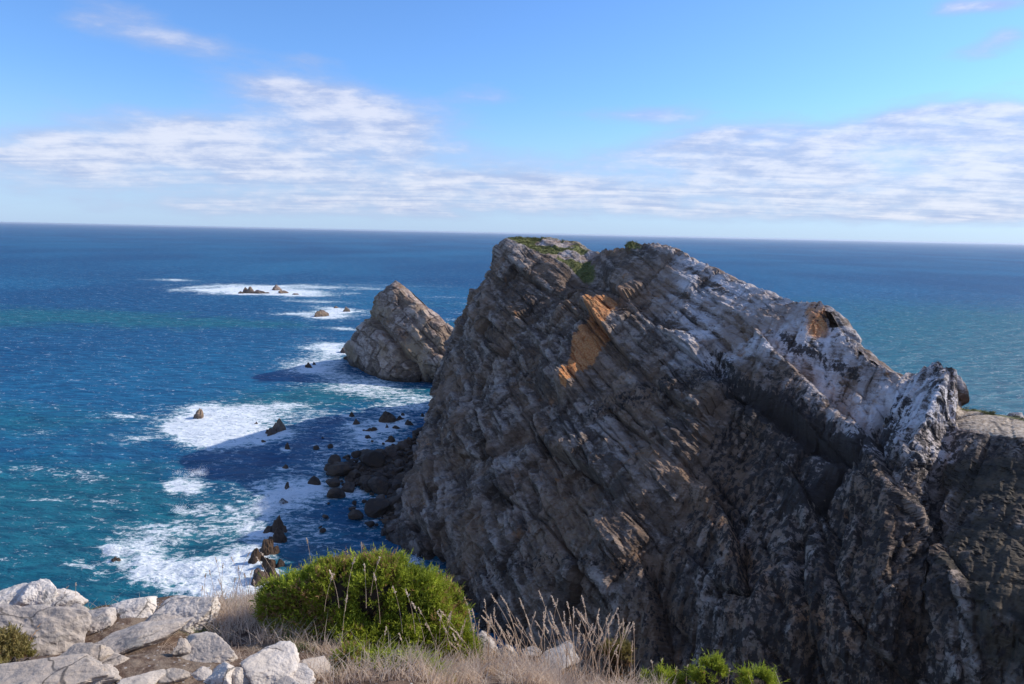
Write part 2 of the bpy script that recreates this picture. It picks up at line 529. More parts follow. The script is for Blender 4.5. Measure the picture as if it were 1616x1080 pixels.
def build_cliff():
    cols = [list(c) for c in FRONT]
    back = []
    nb = unit((.95, .30, 0))
    for i in range(len(FRONT) - 2, -1, -1):
        Mc = FRONT[i][0]
        k = 1.0 + (0.6 if i > 17 else 0)
        n = nb if i < 18 else unit((.7, .7, 0))
        z = Mc[2]
        back.append([Mc, Mc + n * 4 * k - A_((0, 0, 1.5)), Mc + n * 12 * k - A_((0, 0, z * .28)), Mc + n * 20 * k - A_((0, 0, z * .52)),
                     Mc + n * 28 * k - A_((0, 0, z * .78)), np.array([*(Mc + n * 36 * k)[:2], -4.])])
    ctrl = np.array(cols + back)                      # (ncol, 6, 3)
    nfront = len(cols)
    mid = ctrl[:, 2]
    wts = np.ones(len(ctrl) - 1)
    wts[nfront:] = 0.55
    wts[:2] = .35
    NU = 1650
    tu = resample_params(mid, NU, wts)
    NV = 580
    wv = np.array([1.0, 1.25, 1.1, 1, .8])
    ref = ctrl[10:20].mean(0)
    tv = resample_params(ref, NV, wv)
    G = catmull(ctrl, tu)                            # (NU,6,3)
    G = catmull(G.transpose(1, 0, 2), tv).transpose(1, 0, 2)   # (NU,NV,3)
    N = -grid_normals(G)
    # make normals point outward (away from the crest line)
    test = (N[NU // 3, NV // 2] @ unit((-.95, -.32, .3)))
    if test < 0:
        N = -N
    Pn = G.reshape(-1, 3)
    Nn = N.reshape(-1, 3)
    vv = np.repeat(tv[None, :], NU, 0).ravel()
    uu = np.repeat(tu[:, None], NV, 1).ravel()
    px, py = project(Pn)
    front = uu < nfront - 1
    # structural directions: bedding dips down to the right across the face
    d1 = unit(P(1050, 560, 200) - P(830, 400, 262))
    nf = unit((-.82, -.40, .42))
    Abed = unit(np.cross(d1, nf))
    d2 = unit(P(880, 620, 215) - P(965, 480, 224))
    B = unit(np.cross(nf, d2))
    # second set on the right of the face: beds rise to the right there
    d1r = unit(P(1330, 640, 150) - P(1130, 940, 118))
    Ar = unit(np.cross(d1r, nf))
    d2r = unit(P(1400, 1000, 95) - P(1260, 800, 120))
    Br = unit(np.cross(nf, d2r))
    zone = smooth(px + .62 * (py - 540) + fbm(Pn / 30., 3, 77) * 110, 1120, 1230)   # 0 left set, 1 right set
    zone = np.where(front, zone, 0.0)

    P0 = Pn
    wv_ = np.stack([fbm(P0 / 13., 3, 501), fbm(P0 / 13., 3, 502), fbm(P0 / 13., 3, 503)], 1) * 1.3
    wv_ += np.stack([fbm(P0 / 3.5, 2, 504), fbm(P0 / 3.5, 2, 505), fbm(P0 / 3.5, 2, 506)], 1) * .30
    Pn = P0 + wv_
    v1, l1, t1, e1 = blocks(Pn, Abed, B, nf, (7.0, 17, 22), 11, .25)
    v2, l2, t2, e2 = blocks(Pn, Abed, B, nf, (2.6, 6.0, 9), 23, .30)
    v3, l3, t3, e3 = blocks(Pn, Abed, B, nf, (0.95, 2.6, 4), 37, .30)
    w1, m1, s1, f1 = blocks(Pn, Br, Ar, nf, (11.0, 16, 22), 111, .30)
    w2, m2, s2, f2 = blocks(Pn, Ar, Br, nf, (2.2, 7.0, 9), 123, .40)
    w3, m3, s3, f3 = blocks(Pn, Ar, Br, nf, (0.8, 2.6, 4), 137, .40)
    Pn = P0
    r1 = .25 + .75 * smooth(fbm(Pn / 22., 3, 511), -.25, .25)
    r2 = .15 + .85 * smooth(fbm(Pn / 11., 3, 512), -.2, .25)
    r3 = smooth(fbm(Pn / 4.5, 3, 513), -.15, .25)
    dl = r1 * (2.4 * (l1 - .5) + 2.6 * (v1 - .5)) + 4.4 * t1 + r2 * (1.3 * (l2 - .5) + 1.5 * (v2 - .5)) + 2.2 * t2 + .75 * (v3 - .5) + .3 * (l3 - .5) + .9 * t3
    dl -= .8 * r3 * np.exp(-(e1 / .3) ** 2) + .4 * r3 * np.exp(-(e2 / .22) ** 2)
    dr = r1 * (1.8 * (m1 - .5) + 2.4 * (w1 - .5)) + 4.2 * s1 + r2 * (1.0 * (m2 - .5) + 1.4 * (w2 - .5)) + 2.0 * s2 + .7 * (w3 - .5) + .8 * s3
    dr -= .7 * r3 * np.exp(-(f1 / .35) ** 2) + .3 * r3 * np.exp(-(f2 / .22) ** 2)
    v0, l0, t0, e0 = blocks(Pn, Abed, B, nf, (13., 24, 60), 811, .35)
    w0, m0, s0, f0 = blocks(Pn, Br, Ar, nf, (17., 24, 60), 821, .35)
    dl = dl * .62 + 2.6 * (v0 - .5) + 7.0 * t0 - .7 * np.exp(-(e0 / .5) ** 2)
    dr = dr * .66 + 2.6 * (w0 - .5) + 6.0 * s0 - .7 * np.exp(-(f0 / .5) ** 2)
    d = dl * (1 - zone) + dr * zone
    def lines(A, th, wd, seed, Pq):
        a = (Pq @ A) / th + .35 * fbm(Pq / 24., 2, seed)
        i = np.floor(a)
        f = a - i
        g = np.minimum(f, 1 - f) * th
        j = np.round(a)
        return np.exp(-(g / wd) ** 2) * (rnd(j, 0 * j, 0 * j, seed) > .35)
    ln = np.maximum(lines(Abed, 3.1, .20, 831, P0), lines(Abed, 1.35, .14, 832, P0) * .6) * (1 - zone)
    ln = np.maximum(ln, lines(B, 7.5, .16, 833, P0) * .6 * (1 - zone))
    ln = np.maximum(ln, lines(Ar, 3.4, .18, 834, P0) * .7 * zone)
    ln = ln * smooth(fbm(P0 / 7., 3, 835), -.35, .15)
    big = fbm(Pn / 34., 4, 3) * 3.4 + fbm(Pn / 9., 4, 8, ridge=True) * .9
    def beds(A, D, th, seed):
        q3 = np.stack([(Pn @ A + .5 * fbm(Pn / 9., 2, seed)) / th, (Pn @ D) / (th * 22), (Pn @ nf) / (th * 22)], 1)
        return vnoise(q3, seed)
    bl = beds(Abed, d1, 1.9, 601) * .75 + beds(Abed, d1, .75, 602) * .5
    br = beds(Ar, d1r, 2.2, 603) * .7 + beds(Ar, d1r, .8, 604) * .4
    bb = bl * (1 - zone) + br * zone
    d = d - .28 * ln + .75 * bb * (.35 + .65 * r2)
    fine = fbm(Pn / 1.8, 4, 19, .6) * .55
    # less displacement right at the crest so that the outline is kept, more teeth instead
    amp = .35 + .65 * smooth(vv, .8, 2.2)
    headtop = smooth(uu, 16.5, 17.5) * (1 - smooth(vv, .7, 1.15))
    amp *= (1 - .55 * headtop)
    slate = smooth(px + fbm(Pn / 6., 4, 71) * 60, 1455, 1545) * smooth(py - (px - 1500) * .1 + fbm(Pn / 6., 3, 72) * 40, 680, 760) * front * (.45 + .55 * smooth(fbm(Pn / 10., 3, 73), -.3, .2))
    amp = np.where(front, amp, np.maximum(amp, np.maximum(.8 * smooth(vv, .9, 1.6), .4 * smooth(vv, .2, .8) * (px > 1480))))
    amp *= (1 - .5 * slate)
    amp *= 1 - .7 * smooth(px, 1505, 1520) * (1 - smooth(vv, .9, 1.2)) * front
    d = (d + fine) * amp + big * (.25 + .75 * smooth(vv, 1, 2.4)) * (1 - .5 * slate)
    # orange scar: a slab cut back, its left wall faces the sun
    ax = A_((965., 495)), A_((905., 622))
    q = np.stack([px, py], 1)
    ab = ax[1] - ax[0]
    tt = ((q - ax[0]) @ ab) / (ab @ ab)
    sd = ((q - ax[0]) @ np.array([-ab[1], ab[0]])) / np.linalg.norm(ab)     # + to the lower right? sign fixed below
    wid = np.interp(tt, [-.15, .1, .5, .8, 1.05], [8, 20, 18, 10, 3])
    sc = front & (tt > -.1) & (tt < 1.05)
    side = sd * np.sign(-ab[1] * 1.0 + 1e-9)        # positive on one side of the axis
    core = np.where(sc, np.clip(1 - np.abs(side) / wid, 0, 1), 0)
    orange = smooth(core, 0.0, .35)
    # block left of the scar stands proud, right side cut back
    left = np.where(sc, np.exp(-((side * SCAR_SIGN + wid * .2) / 12.) ** 2), 0)
    step = np.where(front & (tt > -.25) & (tt < 1.2), smooth(-side * SCAR_SIGN, -26, 22), 0)
    edge_fade = smooth(tt, -.25, 0) * (1 - smooth(tt, 1.0, 1.2))
    d += 6.5 * step * edge_fade * np.exp(-(np.maximum(-side * SCAR_SIGN - 22, 0) / 40.) ** 2)
    # V-shaped notch below the head plateau, and gullies
    def gully(pts, width, depth):
        g = np.zeros(len(Pn))
        for a, b in zip(pts[:-1], pts[1:]):
            a, b = A_(a, float), A_(b, float)
            ab = b - a
            t = np.clip(((q - a) @ ab) / (ab @ ab), 0, 1)
            dist = np.linalg.norm(q - a - t[:, None] * ab, axis=1)
            g = np.maximum(g, np.exp(-(dist / width) ** 2))
        return g * depth * front
    gl = gully([(905, 440), (940, 440), (975, 455), (935, 480)], 14, 4.0)
    gl += gully([(935, 480), (900, 560), (880, 640)], 7, 2.5)
    gl += gully([(1120, 570), (1200, 640), (1270, 690), (1330, 720)], 13, 4.5)
    gl += gully([(1400, 640), (1350, 720), (1290, 800)], 9, 3.5)
    gl += gully([(1478, 740), (1478, 850), (1462, 980), (1455, 1080)], 8, 1.6)
    gl += gully([(1260, 830), (1265, 960), (1270, 1080)], 10, 2.5)
    gl += gully([(700, 905), (690, 860), (655, 830)], 9, 4.5)
    gl += gully([(1316, 500), (1304, 520)], 17, 1.6)
    gl += gully([(880, 620), (850, 720), (790, 800)], 8, 2.0)
    d -= gl
    bump_ = gully([(1160, 590), (1280, 650), (1370, 690)], 22, 3.0) * 0
    Pd = Pn + Nn * d[:, None]
    # teeth on the crest
    teeth = fbm(Pn / 2.6, 3, 51, ridge=True)
    crest = np.exp(-(vv / .9) ** 2) * (1 - headtop) * (px < 1510)
    Pd[:, 2] += crest * (teeth * 1.5 + .2)
    Pd[:, 2] += headtop * fbm(Pn / 4., 4, 91) * 1.2
    # orange knob on the crest
    knob = np.exp(-((px - 1290) / 24.) ** 4 - ((py - 505) / 27.) ** 4) * front * .8
    # ---- surface marks
    dark = np.clip(zone * .66 + .25 * smooth(px, 1000, 1250) + .15, 0, 1.3)
    slab = gully([(1180, 500), (1250, 540), (1340, 600), (1400, 620)], 50, 1) + gully([(1330, 640), (1400, 610), (1430, 640)], 30, .8)
    slab = np.clip(slab * 1.3, 0, 1)
    dark = dark - .75 * slab
    dark = np.where(front, dark, .3)
    # the pale slab below the crest has bold lichen patches
    band = gully([(1130, 565), (1185, 635), (1250, 665), (1330, 715)], 20, 1) + gully([(940, 660), (1040, 620), (1140, 590)], 20, .9)
    band += gully([(1235, 530), (1290, 560), (1350, 590)], 10, 1.0) + gully([(760, 910), (900, 880), (1000, 900)], 18, .8)
    band += gully([(1250, 800), (1330, 740), (1380, 690), (1430, 640)], 16, .8)
    dark = dark + .9 * np.clip(band, 0, 1)
    dark *= (1 - smooth(orange, .2, .6))
    dark -= .5 * slate
    orange = np.maximum(orange, 1.1 * knob)
    orange = np.maximum(orange, .26 * gully([(950, 610), (1000, 600), (1010, 560)], 26, 1) + 0 * px)
    orange = np.maximum(orange, .30 * gully([(870, 640), (850, 740), (855, 790)], 22, 1))
    orange = np.maximum(orange, .40 * gully([(1140, 840), (1165, 870)], 16, 1))
    orange = np.maximum(orange, .45 * gully([(985, 470), (975, 500)], 10, 1))
    rustz = gully([(672, 670), (678, 700), (665, 730)], 9, .35)
    orange = np.maximum(orange, rustz)
    orange = np.maximum(orange, .42 * gully([(1130, 830), (1190, 900), (1260, 960), (1330, 1000)], 45, 1) * zone)
    orange = np.maximum(orange, .30 * zone * smooth(fbm(Pn / 18., 3, 77), .05, .4))
    green = headtop * smooth(fbm(Pn / 9., 4, 61) + .25 - .35 * smooth(py, 420, 470), -.1, .35) * (px < 965)
    green = np.maximum(green, .7 * np.exp(-((px - 1000) / 25.) ** 2 - ((py - 392) / 5.) ** 2) * front)
    green = np.where(front, green, 0)
    hl = np.where(front, 0, 1) * (uu > nfront + 2) * (uu < nfront + 7)
    green = np.maximum(green, .5 * hl)
    earth = smooth(px, 1500, 1515) * (1 - smooth(vv, .85, 1.12)) * front
    nose = smooth(Nn[:, 2], .0, .5)
    green = np.maximum(green, .6 * smooth(px, 1505, 1520) * (1 - smooth(vv, .10, .22)) * front)
    dark = dark * (1 - .95 * np.clip(earth * 1.3, 0, 1)) - earth
    crack = np.clip((1 - zone) * (.8 * np.exp(-(e1 / .30) ** 2) + .45 * np.exp(-(e2 / .16) ** 2)) + zone * (.8 * np.exp(-(f1 / .3) ** 2) + .4 * np.exp(-(f2 / .16) ** 2)), 0, 1)
    crack = np.maximum(crack, ln)
    crack *= (1 - headtop) * (.15 + .85 * r3)
    tone = (1 - zone) * (.5 * v2 + .3 * v1 + .2 * v3) + zone * (.5 * w2 + .3 * w1 + .2 * w3)
    tone = np.clip(tone + .45 * bb, -.6, 1.5)
    pale = np.where(front, smooth(px, 1010, 1120) * (1 - smooth(px, 1500, 1530)) * (1 - smooth(vv + fbm(Pn / 8., 3, 66) * .5, 1.5, 2.3)), 0) * .95
    pale = np.maximum(pale, slab * .55 * front)
    pale = np.maximum(pale, .5 * headtop * (1 - green))
    global SCRUB_PTS
    mk = (green > .5) & (Nn[:, 2] > .35) & (vv < 1.3) & front
    SCRUB_PTS = Pd[mk]
    me = grid_mesh('cliff', Pd, NU, NV, dict(tone=tone, dark=dark, orange=orange, green=green, earth=earth, crack=crack, slate=slate, pale=pale), flat=True)
    rot = (R(-35), R(25), R(20))
    m = rock_material('cliff_rock', bedrot=rot, wet=2.0)
    link(me, 'cliff', m, label='tall jagged grey cliff with dipping layers, orange scar and a scrubby top', kind='structure')
    return Pd.reshape(NU, NV, 3)


SCAR_SIGN = 1
CL = build_cliff()


# ------------------------------------------------------------------ sea
SEA_ROCKS = [
    (393, 458, 18, 15, 'pointed brown rock, tallest of the far foamy reef', 0),
    (408, 461, 26, 7, 'long low brown rock right beside the tallest reef point', 0),
    (380, 462, 10, 4, 'tiny dark rock at the left end of the far foamy reef', 0),
    (437, 455, 18, 9, 'rounded brown rock on the right half of the far reef', 0),
    (446, 461, 18, 6, 'flat brown rock just below the rounded one of the far reef', 0),
    (467, 464, 12, 3.5, 'tiny flat rock at the right end of the far foamy reef', 0),
    (503, 494, 25, 15, 'brown pyramid rock in the foam patch left of the sea stack', 0),
    (546, 489, 14, 9, 'small craggy rock right of the brown pyramid rock', 0),
    (530, 485, 9, 4, 'tiny rock between the pyramid rock and its craggy neighbour', 0),
    (487, 578, 12, 9, 'dark pointed rock in the foam left of the sea stack foot', 1),
    (495, 575, 7, 5, 'tiny dark rock touching the pointed one left of the stack', 1),
    (546, 552, 26, 14, 'low dark rock against the left foot of the sea stack', 1),
    (315, 655, 19, 13, 'slanted brown rock sticking out of the widest white foam', 0),
    (441, 672, 24, 26, 'large upright brown rock at the right end of the wide foam', 0),
    (427, 682, 20, 13, 'low brown rock leaning on the large upright one', 0),
    (415, 696, 8, 5, 'small dark rock below the low brown one', 1),
    (404, 669, 8, 4, 'tiny brown rock awash in foam left of the upright rock', 0),
    (453, 704, 9, 15, 'narrow dark rock standing below the upright brown rock', 1),
    (450, 737, 13, 9, 'small dark pointed rock, third down the line of sea rocks', 1),
    (453, 767, 9, 15, 'narrow dark rock just above the misty surf', 1),
    (447, 791, 14, 6, 'low reddish rock drowned in misty surf', 1),
    (555, 655, 13, 11, 'dark rock, upper of the pair left of the stone pyramid', 1),
    (561, 668, 16, 11, 'dark rock, lower of the pair left of the stone pyramid', 1),
    (615, 660, 33, 20, 'dark stone pyramid standing in water off the boulder beach', 1),
    (636, 654, 8, 6, 'small dark rock right behind the stone pyramid', 1),
    (667, 656, 8, 6, 'small dark rock in surf near the cliff wall', 1),
    (643, 668, 18, 10, 'ragged dark rock between the stone pyramid and the cliff', 1),
    (610, 674, 10, 6, 'small dark rock under the stone pyramid', 1),
    (624, 675, 18, 6, 'flat dark rock below and right of the stone pyramid', 1),
    (588, 677, 18, 11, 'dark lumpy rock in open water left below the pyramid', 1),
    (574, 679, 8, 4, 'tiny dark rock left of the lumpy one', 1),
    (580, 690, 12, 7, 'low dark rock below the lumpy one', 1),
    (617, 694, 15, 9, 'rounded dark rock alone off the upper beach edge', 1),
    (437, 828, 24, 30, 'tall black rock at the head of the dark reef line', 1),
    (423, 836, 20, 15, 'black rock left of the tall head of the reef line', 1),
    (436, 850, 30, 20, 'broad black rock in the middle of the reef line', 1),
    (420, 868, 36, 28, 'large black rock in the lower part of the reef line', 1),
    (404, 884, 26, 26, 'black rock at the left foot of the reef line by white surf', 1),
    (425, 892, 34, 26, 'black rock of the reef line peeping over the gorse', 1),
    (410, 912, 40, 34, 'lowest black rock of the reef line, partly behind gorse', 1),
    (180, 884, 14, 8, 'low dark rock under a breaking wave, lower left sea', 1),
]
FOAM = [  # px, py, rx, ry, strength
    (400, 457, 85, 7, 1.1), (340, 459, 38, 5, 1.0), (480, 463, 60, 6, .75), (470, 452, 110, 3, .5), (280, 442, 40, 1.6, .9), (560, 455, 90, 2, .4),
    (530, 493, 50, 9, 1.2), (460, 496, 40, 3, .9), (500, 476, 40, 2.2, .8), (545, 520, 35, 3, .9),
    (520, 560, 45, 22, .75), (490, 585, 45, 14, .95), (560, 605, 70, 12, .85), (500, 548, 30, 10, .6), (620, 620, 70, 9, .5), (530, 545, 28, 8, .6),
    (330, 674, 62, 30, 1.6), (400, 650, 60, 20, 1.1), (300, 660, 50, 18, .9), (430, 685, 50, 13, .7), (325, 694, 50, 10, 1.2),
    (190, 655, 30, 6, .7), (210, 690, 32, 5, .7), (75, 680, 25, 6, .45),
    (302, 758, 34, 14, 1.5), (275, 765, 14, 6, 1.0), (283, 805, 16, 6, .8), (320, 800, 30, 10, .5),
    (440, 790, 70, 30, .85), (380, 830, 80, 28, .65), (470, 770, 60, 16, .8), (520, 740, 60, 30, .5), (560, 700, 60, 22, .45),
    (250, 840, 55, 22, .8), (215, 870, 45, 22, .75), (300, 900, 85, 22, 1.15), (355, 925, 75, 26, 1.6), (390, 915, 40, 25, 1.0), (240, 900, 40, 20, .7),
    (400, 880, 40, 30, .8), (175, 870, 14, 10, 1.0), (130, 895, 30, 6, .5), (520, 840, 60, 40, .42), (590, 800, 30, 30, .4), (560, 780, 30, 10, .6),
    (660, 895, 50, 14, .6), (640, 640, 60, 10, .6), (600, 660, 50, 20, .5), (500, 660, 40, 16, .4), (660, 630, 40, 8, .5), (620, 690, 60, 20, .5),
    (60, 788, 34, 4, .55), (120, 750, 50, 10, .35), (160, 790, 60, 10, .3), (20, 740, 60, 8, .3),
    (700, 470, 60, 2, .35), (760, 480, 60, 2, .3), (600, 450, 120, 2, .3), (710, 505, 40, 2, .4), (740, 495, 40, 2, .35),
]
TEAL = [(60, 500, 260, 16, .9), (350, 510, 200, 8, .5), (1560, 540, 260, 60, .7), (1300, 480, 200, 20, .35), (1500, 620, 300, 50, .8),
        (40, 660, 160, 26, .5), (60, 790, 300, 60, .75), (120, 900, 400, 70, .8), (520, 620, 130, 14, 1.0), (620, 615, 80, 8, 1.0), (660, 480, 120, 10, .4),
        (390, 670, 70, 14, .9), (260, 880, 110, 40, .9), (430, 640, 120, 14, .8), (740, 520, 60, 16, .8)]


FOAM += [(r_[0] - 2, r_[1] + r_[3] * .45, r_[2] * .75 + 2, max(1.5, 70. / FPX * (r_[1] - 360) * .2), .8) for r_ in SEA_ROCKS]


def blob_field(X, Y, blobs, wx, wy):
    f = np.zeros(len(X))
    for px, py, rx, ry, s in blobs:
        c = SEA(px, py)
        c2 = SEA(px, py - ry * .5)
        c3 = SEA(px, py + ry * .5)
        ryw = max(abs(c2[1] - c3[1]), .5)
        rxw = rx / FPX * np.linalg.norm(c)
        a, b = (X + wx * rxw * .95 - c[0]), (Y + wy * ryw * .95 - c[1])
        # the fan of the view: shear so that columns follow the sight line at that place
        sh = c[0] / c[1]
        a = a - sh * b
        g = (a / rxw) ** 2 + (b / ryw) ** 2
        f = f + s * np.exp(-g * 1.1)
    return f


def build_sea():
    NUs, NVs = 1080, 820
    t = np.linspace(-1, 1, NUs)
    ratio = t * .93
    ratio = np.where(np.abs(t) > .93, np.sign(t) * (.865 + (np.abs(t) - .93) * 60), ratio)
    pyv = np.concatenate([np.linspace(0.00155, .012, 60)[:-1], np.linspace(.012, .90, NVs - 90), np.linspace(.92, 4.0, 31)])
    Yr = H / pyv[::-1]
    NVs = len(Yr)
    Xg = ratio[:, None] * Yr[None, :]
    Yg = np.repeat(Yr[None, :], NUs, 0)
    X, Y = Xg.ravel(), Yg.ravel()
    p2 = np.stack([X, Y, 0 * X], 1)
    dist = np.sqrt(X * X + Y * Y)
    # swell from the upper left, choppy on top; wavelengths below the mesh spacing fade out
    def oct_(lx, ly, seed, rot=.35):
        c, s = math.cos(rot), math.sin(rot)
        q = np.stack([(X * c - Y * s) / lx, (X * s + Y * c) / ly, 0 * X + seed * 3.7], 1)
        return vnoise(q, seed)
    sp = dist * dist / H / 683 * 1.0
    def vis(l):
        return 1 - smooth(sp, l * .12, l * .4)
    z = .75 * oct_(46, 26, 1, .25) * vis(26) + .50 * oct_(20, 11, 2, .45) * vis(11) + .42 * oct_(9, 5, 3, .2) * vis(5) + .26 * (1 - np.abs(oct_(4.4, 2.6, 4, .5)) * 2) * vis(2.6) + .09 * oct_(2.2, 1.3, 5, .1) * vis(1.3)
    wx = fbm(p2 / 32., 5, 201, .6)
    wy = fbm(p2 / 32. + 50, 5, 202, .6)
    foam = blob_field(X, Y, FOAM, wx, wy)
    foam = np.clip(foam * 1.12, 0, 1.35)
    teal = np.clip(.85 * smooth(X / Y, .25, .8) * smooth(-Y, -1500, -300) + .4 * smooth(-Y, -420, -160) + blob_field(X, Y, TEAL, wx * .6, wy * .6), 0, 1.2)
    # pale lumpy foam is heaped a little
    heap = smooth(foam, .6, 1.3)
    z = z + heap * (.9 * fbm(p2 / 3.5, 3, 210) + .35) * vis(3)
    inside = dist < 900
    tone = np.zeros(len(X))
    tone = .5 + .5 * fbm(np.stack([X / 260., Y / 420., 0 * X], 1), 3, 215)
    V = np.stack([X, Y, z], 1)
    me = grid_mesh('sea', V, NUs, NVs, dict(foam=foam, teal=teal, tone=tone))
    m, t, b = new_mat('sea_water')
    p = t.pos()
    foamA, tealA, toneA = t.attr('foam'), t.attr('teal'), t.attr('tone')
    st = t.mapping(p, (.75, 1.3, 1), rot=(0, 0, .3))
    nA = t.noise(st, .055, 6, .6, .4)
    nB = t.noise(st, .32, 7, .66, .8)
    nC = t.noise(st, 1.5, 5, .65, .5)
    col = t.mix(t.ramp(t.math('ADD', t.math('MULTIPLY', toneA, .6), t.math('MULTIPLY', nA, .4)), .3, .7), (.0045, .076, .185), (.0085, .120, .245))
    col = t.mix(t.math('MULTIPLY', t.ramp(t.math('ADD', tealA, t.math('MULTIPLY', t.math('SUBTRACT', nA, .5), .8)), .1, .9), .85), col, (.0080, .125, .170))
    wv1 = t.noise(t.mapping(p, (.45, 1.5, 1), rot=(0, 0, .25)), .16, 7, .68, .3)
    col = t.mix(1.0, col, t.mix(t.ramp(wv1, .36, .64), (.62, .70, .78), (1.38, 1.28, 1.18)), 'MULTIPLY')  # painted wave shading: noise lightens and darkens the water colour
    # milky green where foam is stirred in
    col = t.mix(t.ramp(t.math('ADD', foamA, t.math('MULTIPLY', t.math('SUBTRACT', nB, .5), 1.2)), .15, 1.0, 0, .75), col, (.055, .24, .28))
    # foam lace
    warp = t.vmath('ADD', p, t.vmath('SCALE', t.noise(p, .22, 4, .6, 0, 1), 6.0))
    e1 = t.voronoi(t.mapping(warp, (.55, 1.25, 1), rot=(0, 0, .3)), .22, 'DISTANCE_TO_EDGE')
    e2 = t.voronoi(t.mapping(warp, (.6, 1.2, 1), rot=(0, 0, .3)), .62, 'DISTANCE_TO_EDGE')
    lace = t.math('MINIMUM', t.math('MULTIPLY', e1, 1.4), t.math('MULTIPLY', e2, 1.9))
    lace = t.math('SUBTRACT', .62, t.math('MULTIPLY', lace, 1.1))
    dn = t.math('ADD', t.math('SUBTRACT', t.math('MULTIPLY', nB, 2.5), .68), t.math('MULTIPLY', nC, .75))
    dn = t.math('ADD', dn, t.math('MULTIPLY', lace, 1.0))
    dn = t.math('ADD', dn, t.math('MULTIPLY', nA, .6))
    ff = t.math('ADD', t.math('MULTIPLY', foamA, .72), dn)
    fm = t.math('ADD', t.ramp(ff, 2.02, 2.32, 0, .5), t.ramp(ff, 2.25, 2.60, 0, .5))
    # sparse whitecaps over the open sea
    wc = t.noise(t.mapping(p, (.5, 1.3, 1), rot=(0, 0, .2)), .16, 5, .72, .2)
    wcm = t.math('MULTIPLY', t.ramp(wc, .738, .768), .85)
    fm = t.math('MAXIMUM', fm, wcm)
    fcol = t.mix(t.ramp(nC, .3, .7), (.72, .78, .80), (.88, .90, .90))
    col = t.mix(fm, col, fcol)
    w1 = t.noise(t.mapping(p, (.6, 1.25, 1), rot=(0, 0, .35)), .10, 6, .62, .3)
    w2 = t.noise(t.mapping(p, (.55, 1.35, 1), rot=(0, 0, .2)), .55, 8, .70, .3)
    hh = t.math('ADD', t.math('MULTIPLY', w1, 5.5), t.math('MULTIPLY', w2, 1.0))
    hh = t.math('ADD', hh, t.math('MULTIPLY', fm, .12))
    nrm = t.bump(hh, .8, 1.0)
    df = t.n.new('ShaderNodeBsdfDiffuse')
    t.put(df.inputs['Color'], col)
    t.put(df.inputs['Normal'], nrm)
    gl = t.n.new('ShaderNodeBsdfGlossy')
    gl.inputs['Roughness'].default_value = .25
    t.put(gl.inputs['Normal'], nrm)
    fr = t.n.new('ShaderNodeFresnel')
    fr.inputs['IOR'].default_value = 1.33
    t.put(fr.inputs['Normal'], nrm)
    fac = t.math('MULTIPLY', t.math('MINIMUM', fr.outputs[0], .10), t.math('SUBTRACT', 1.0, fm))
    ms = t.n.new('ShaderNodeMixShader')
    t.put(ms.inputs[0], fac)
    t.l.new(df.outputs[0], ms.inputs[1])
    t.l.new(gl.outputs[0], ms.inputs[2])
    t.l.new(ms.outputs[0], t.n['Material Output'].inputs[0])
    t.n.remove(b)
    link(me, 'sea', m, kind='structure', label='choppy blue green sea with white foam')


build_sea()


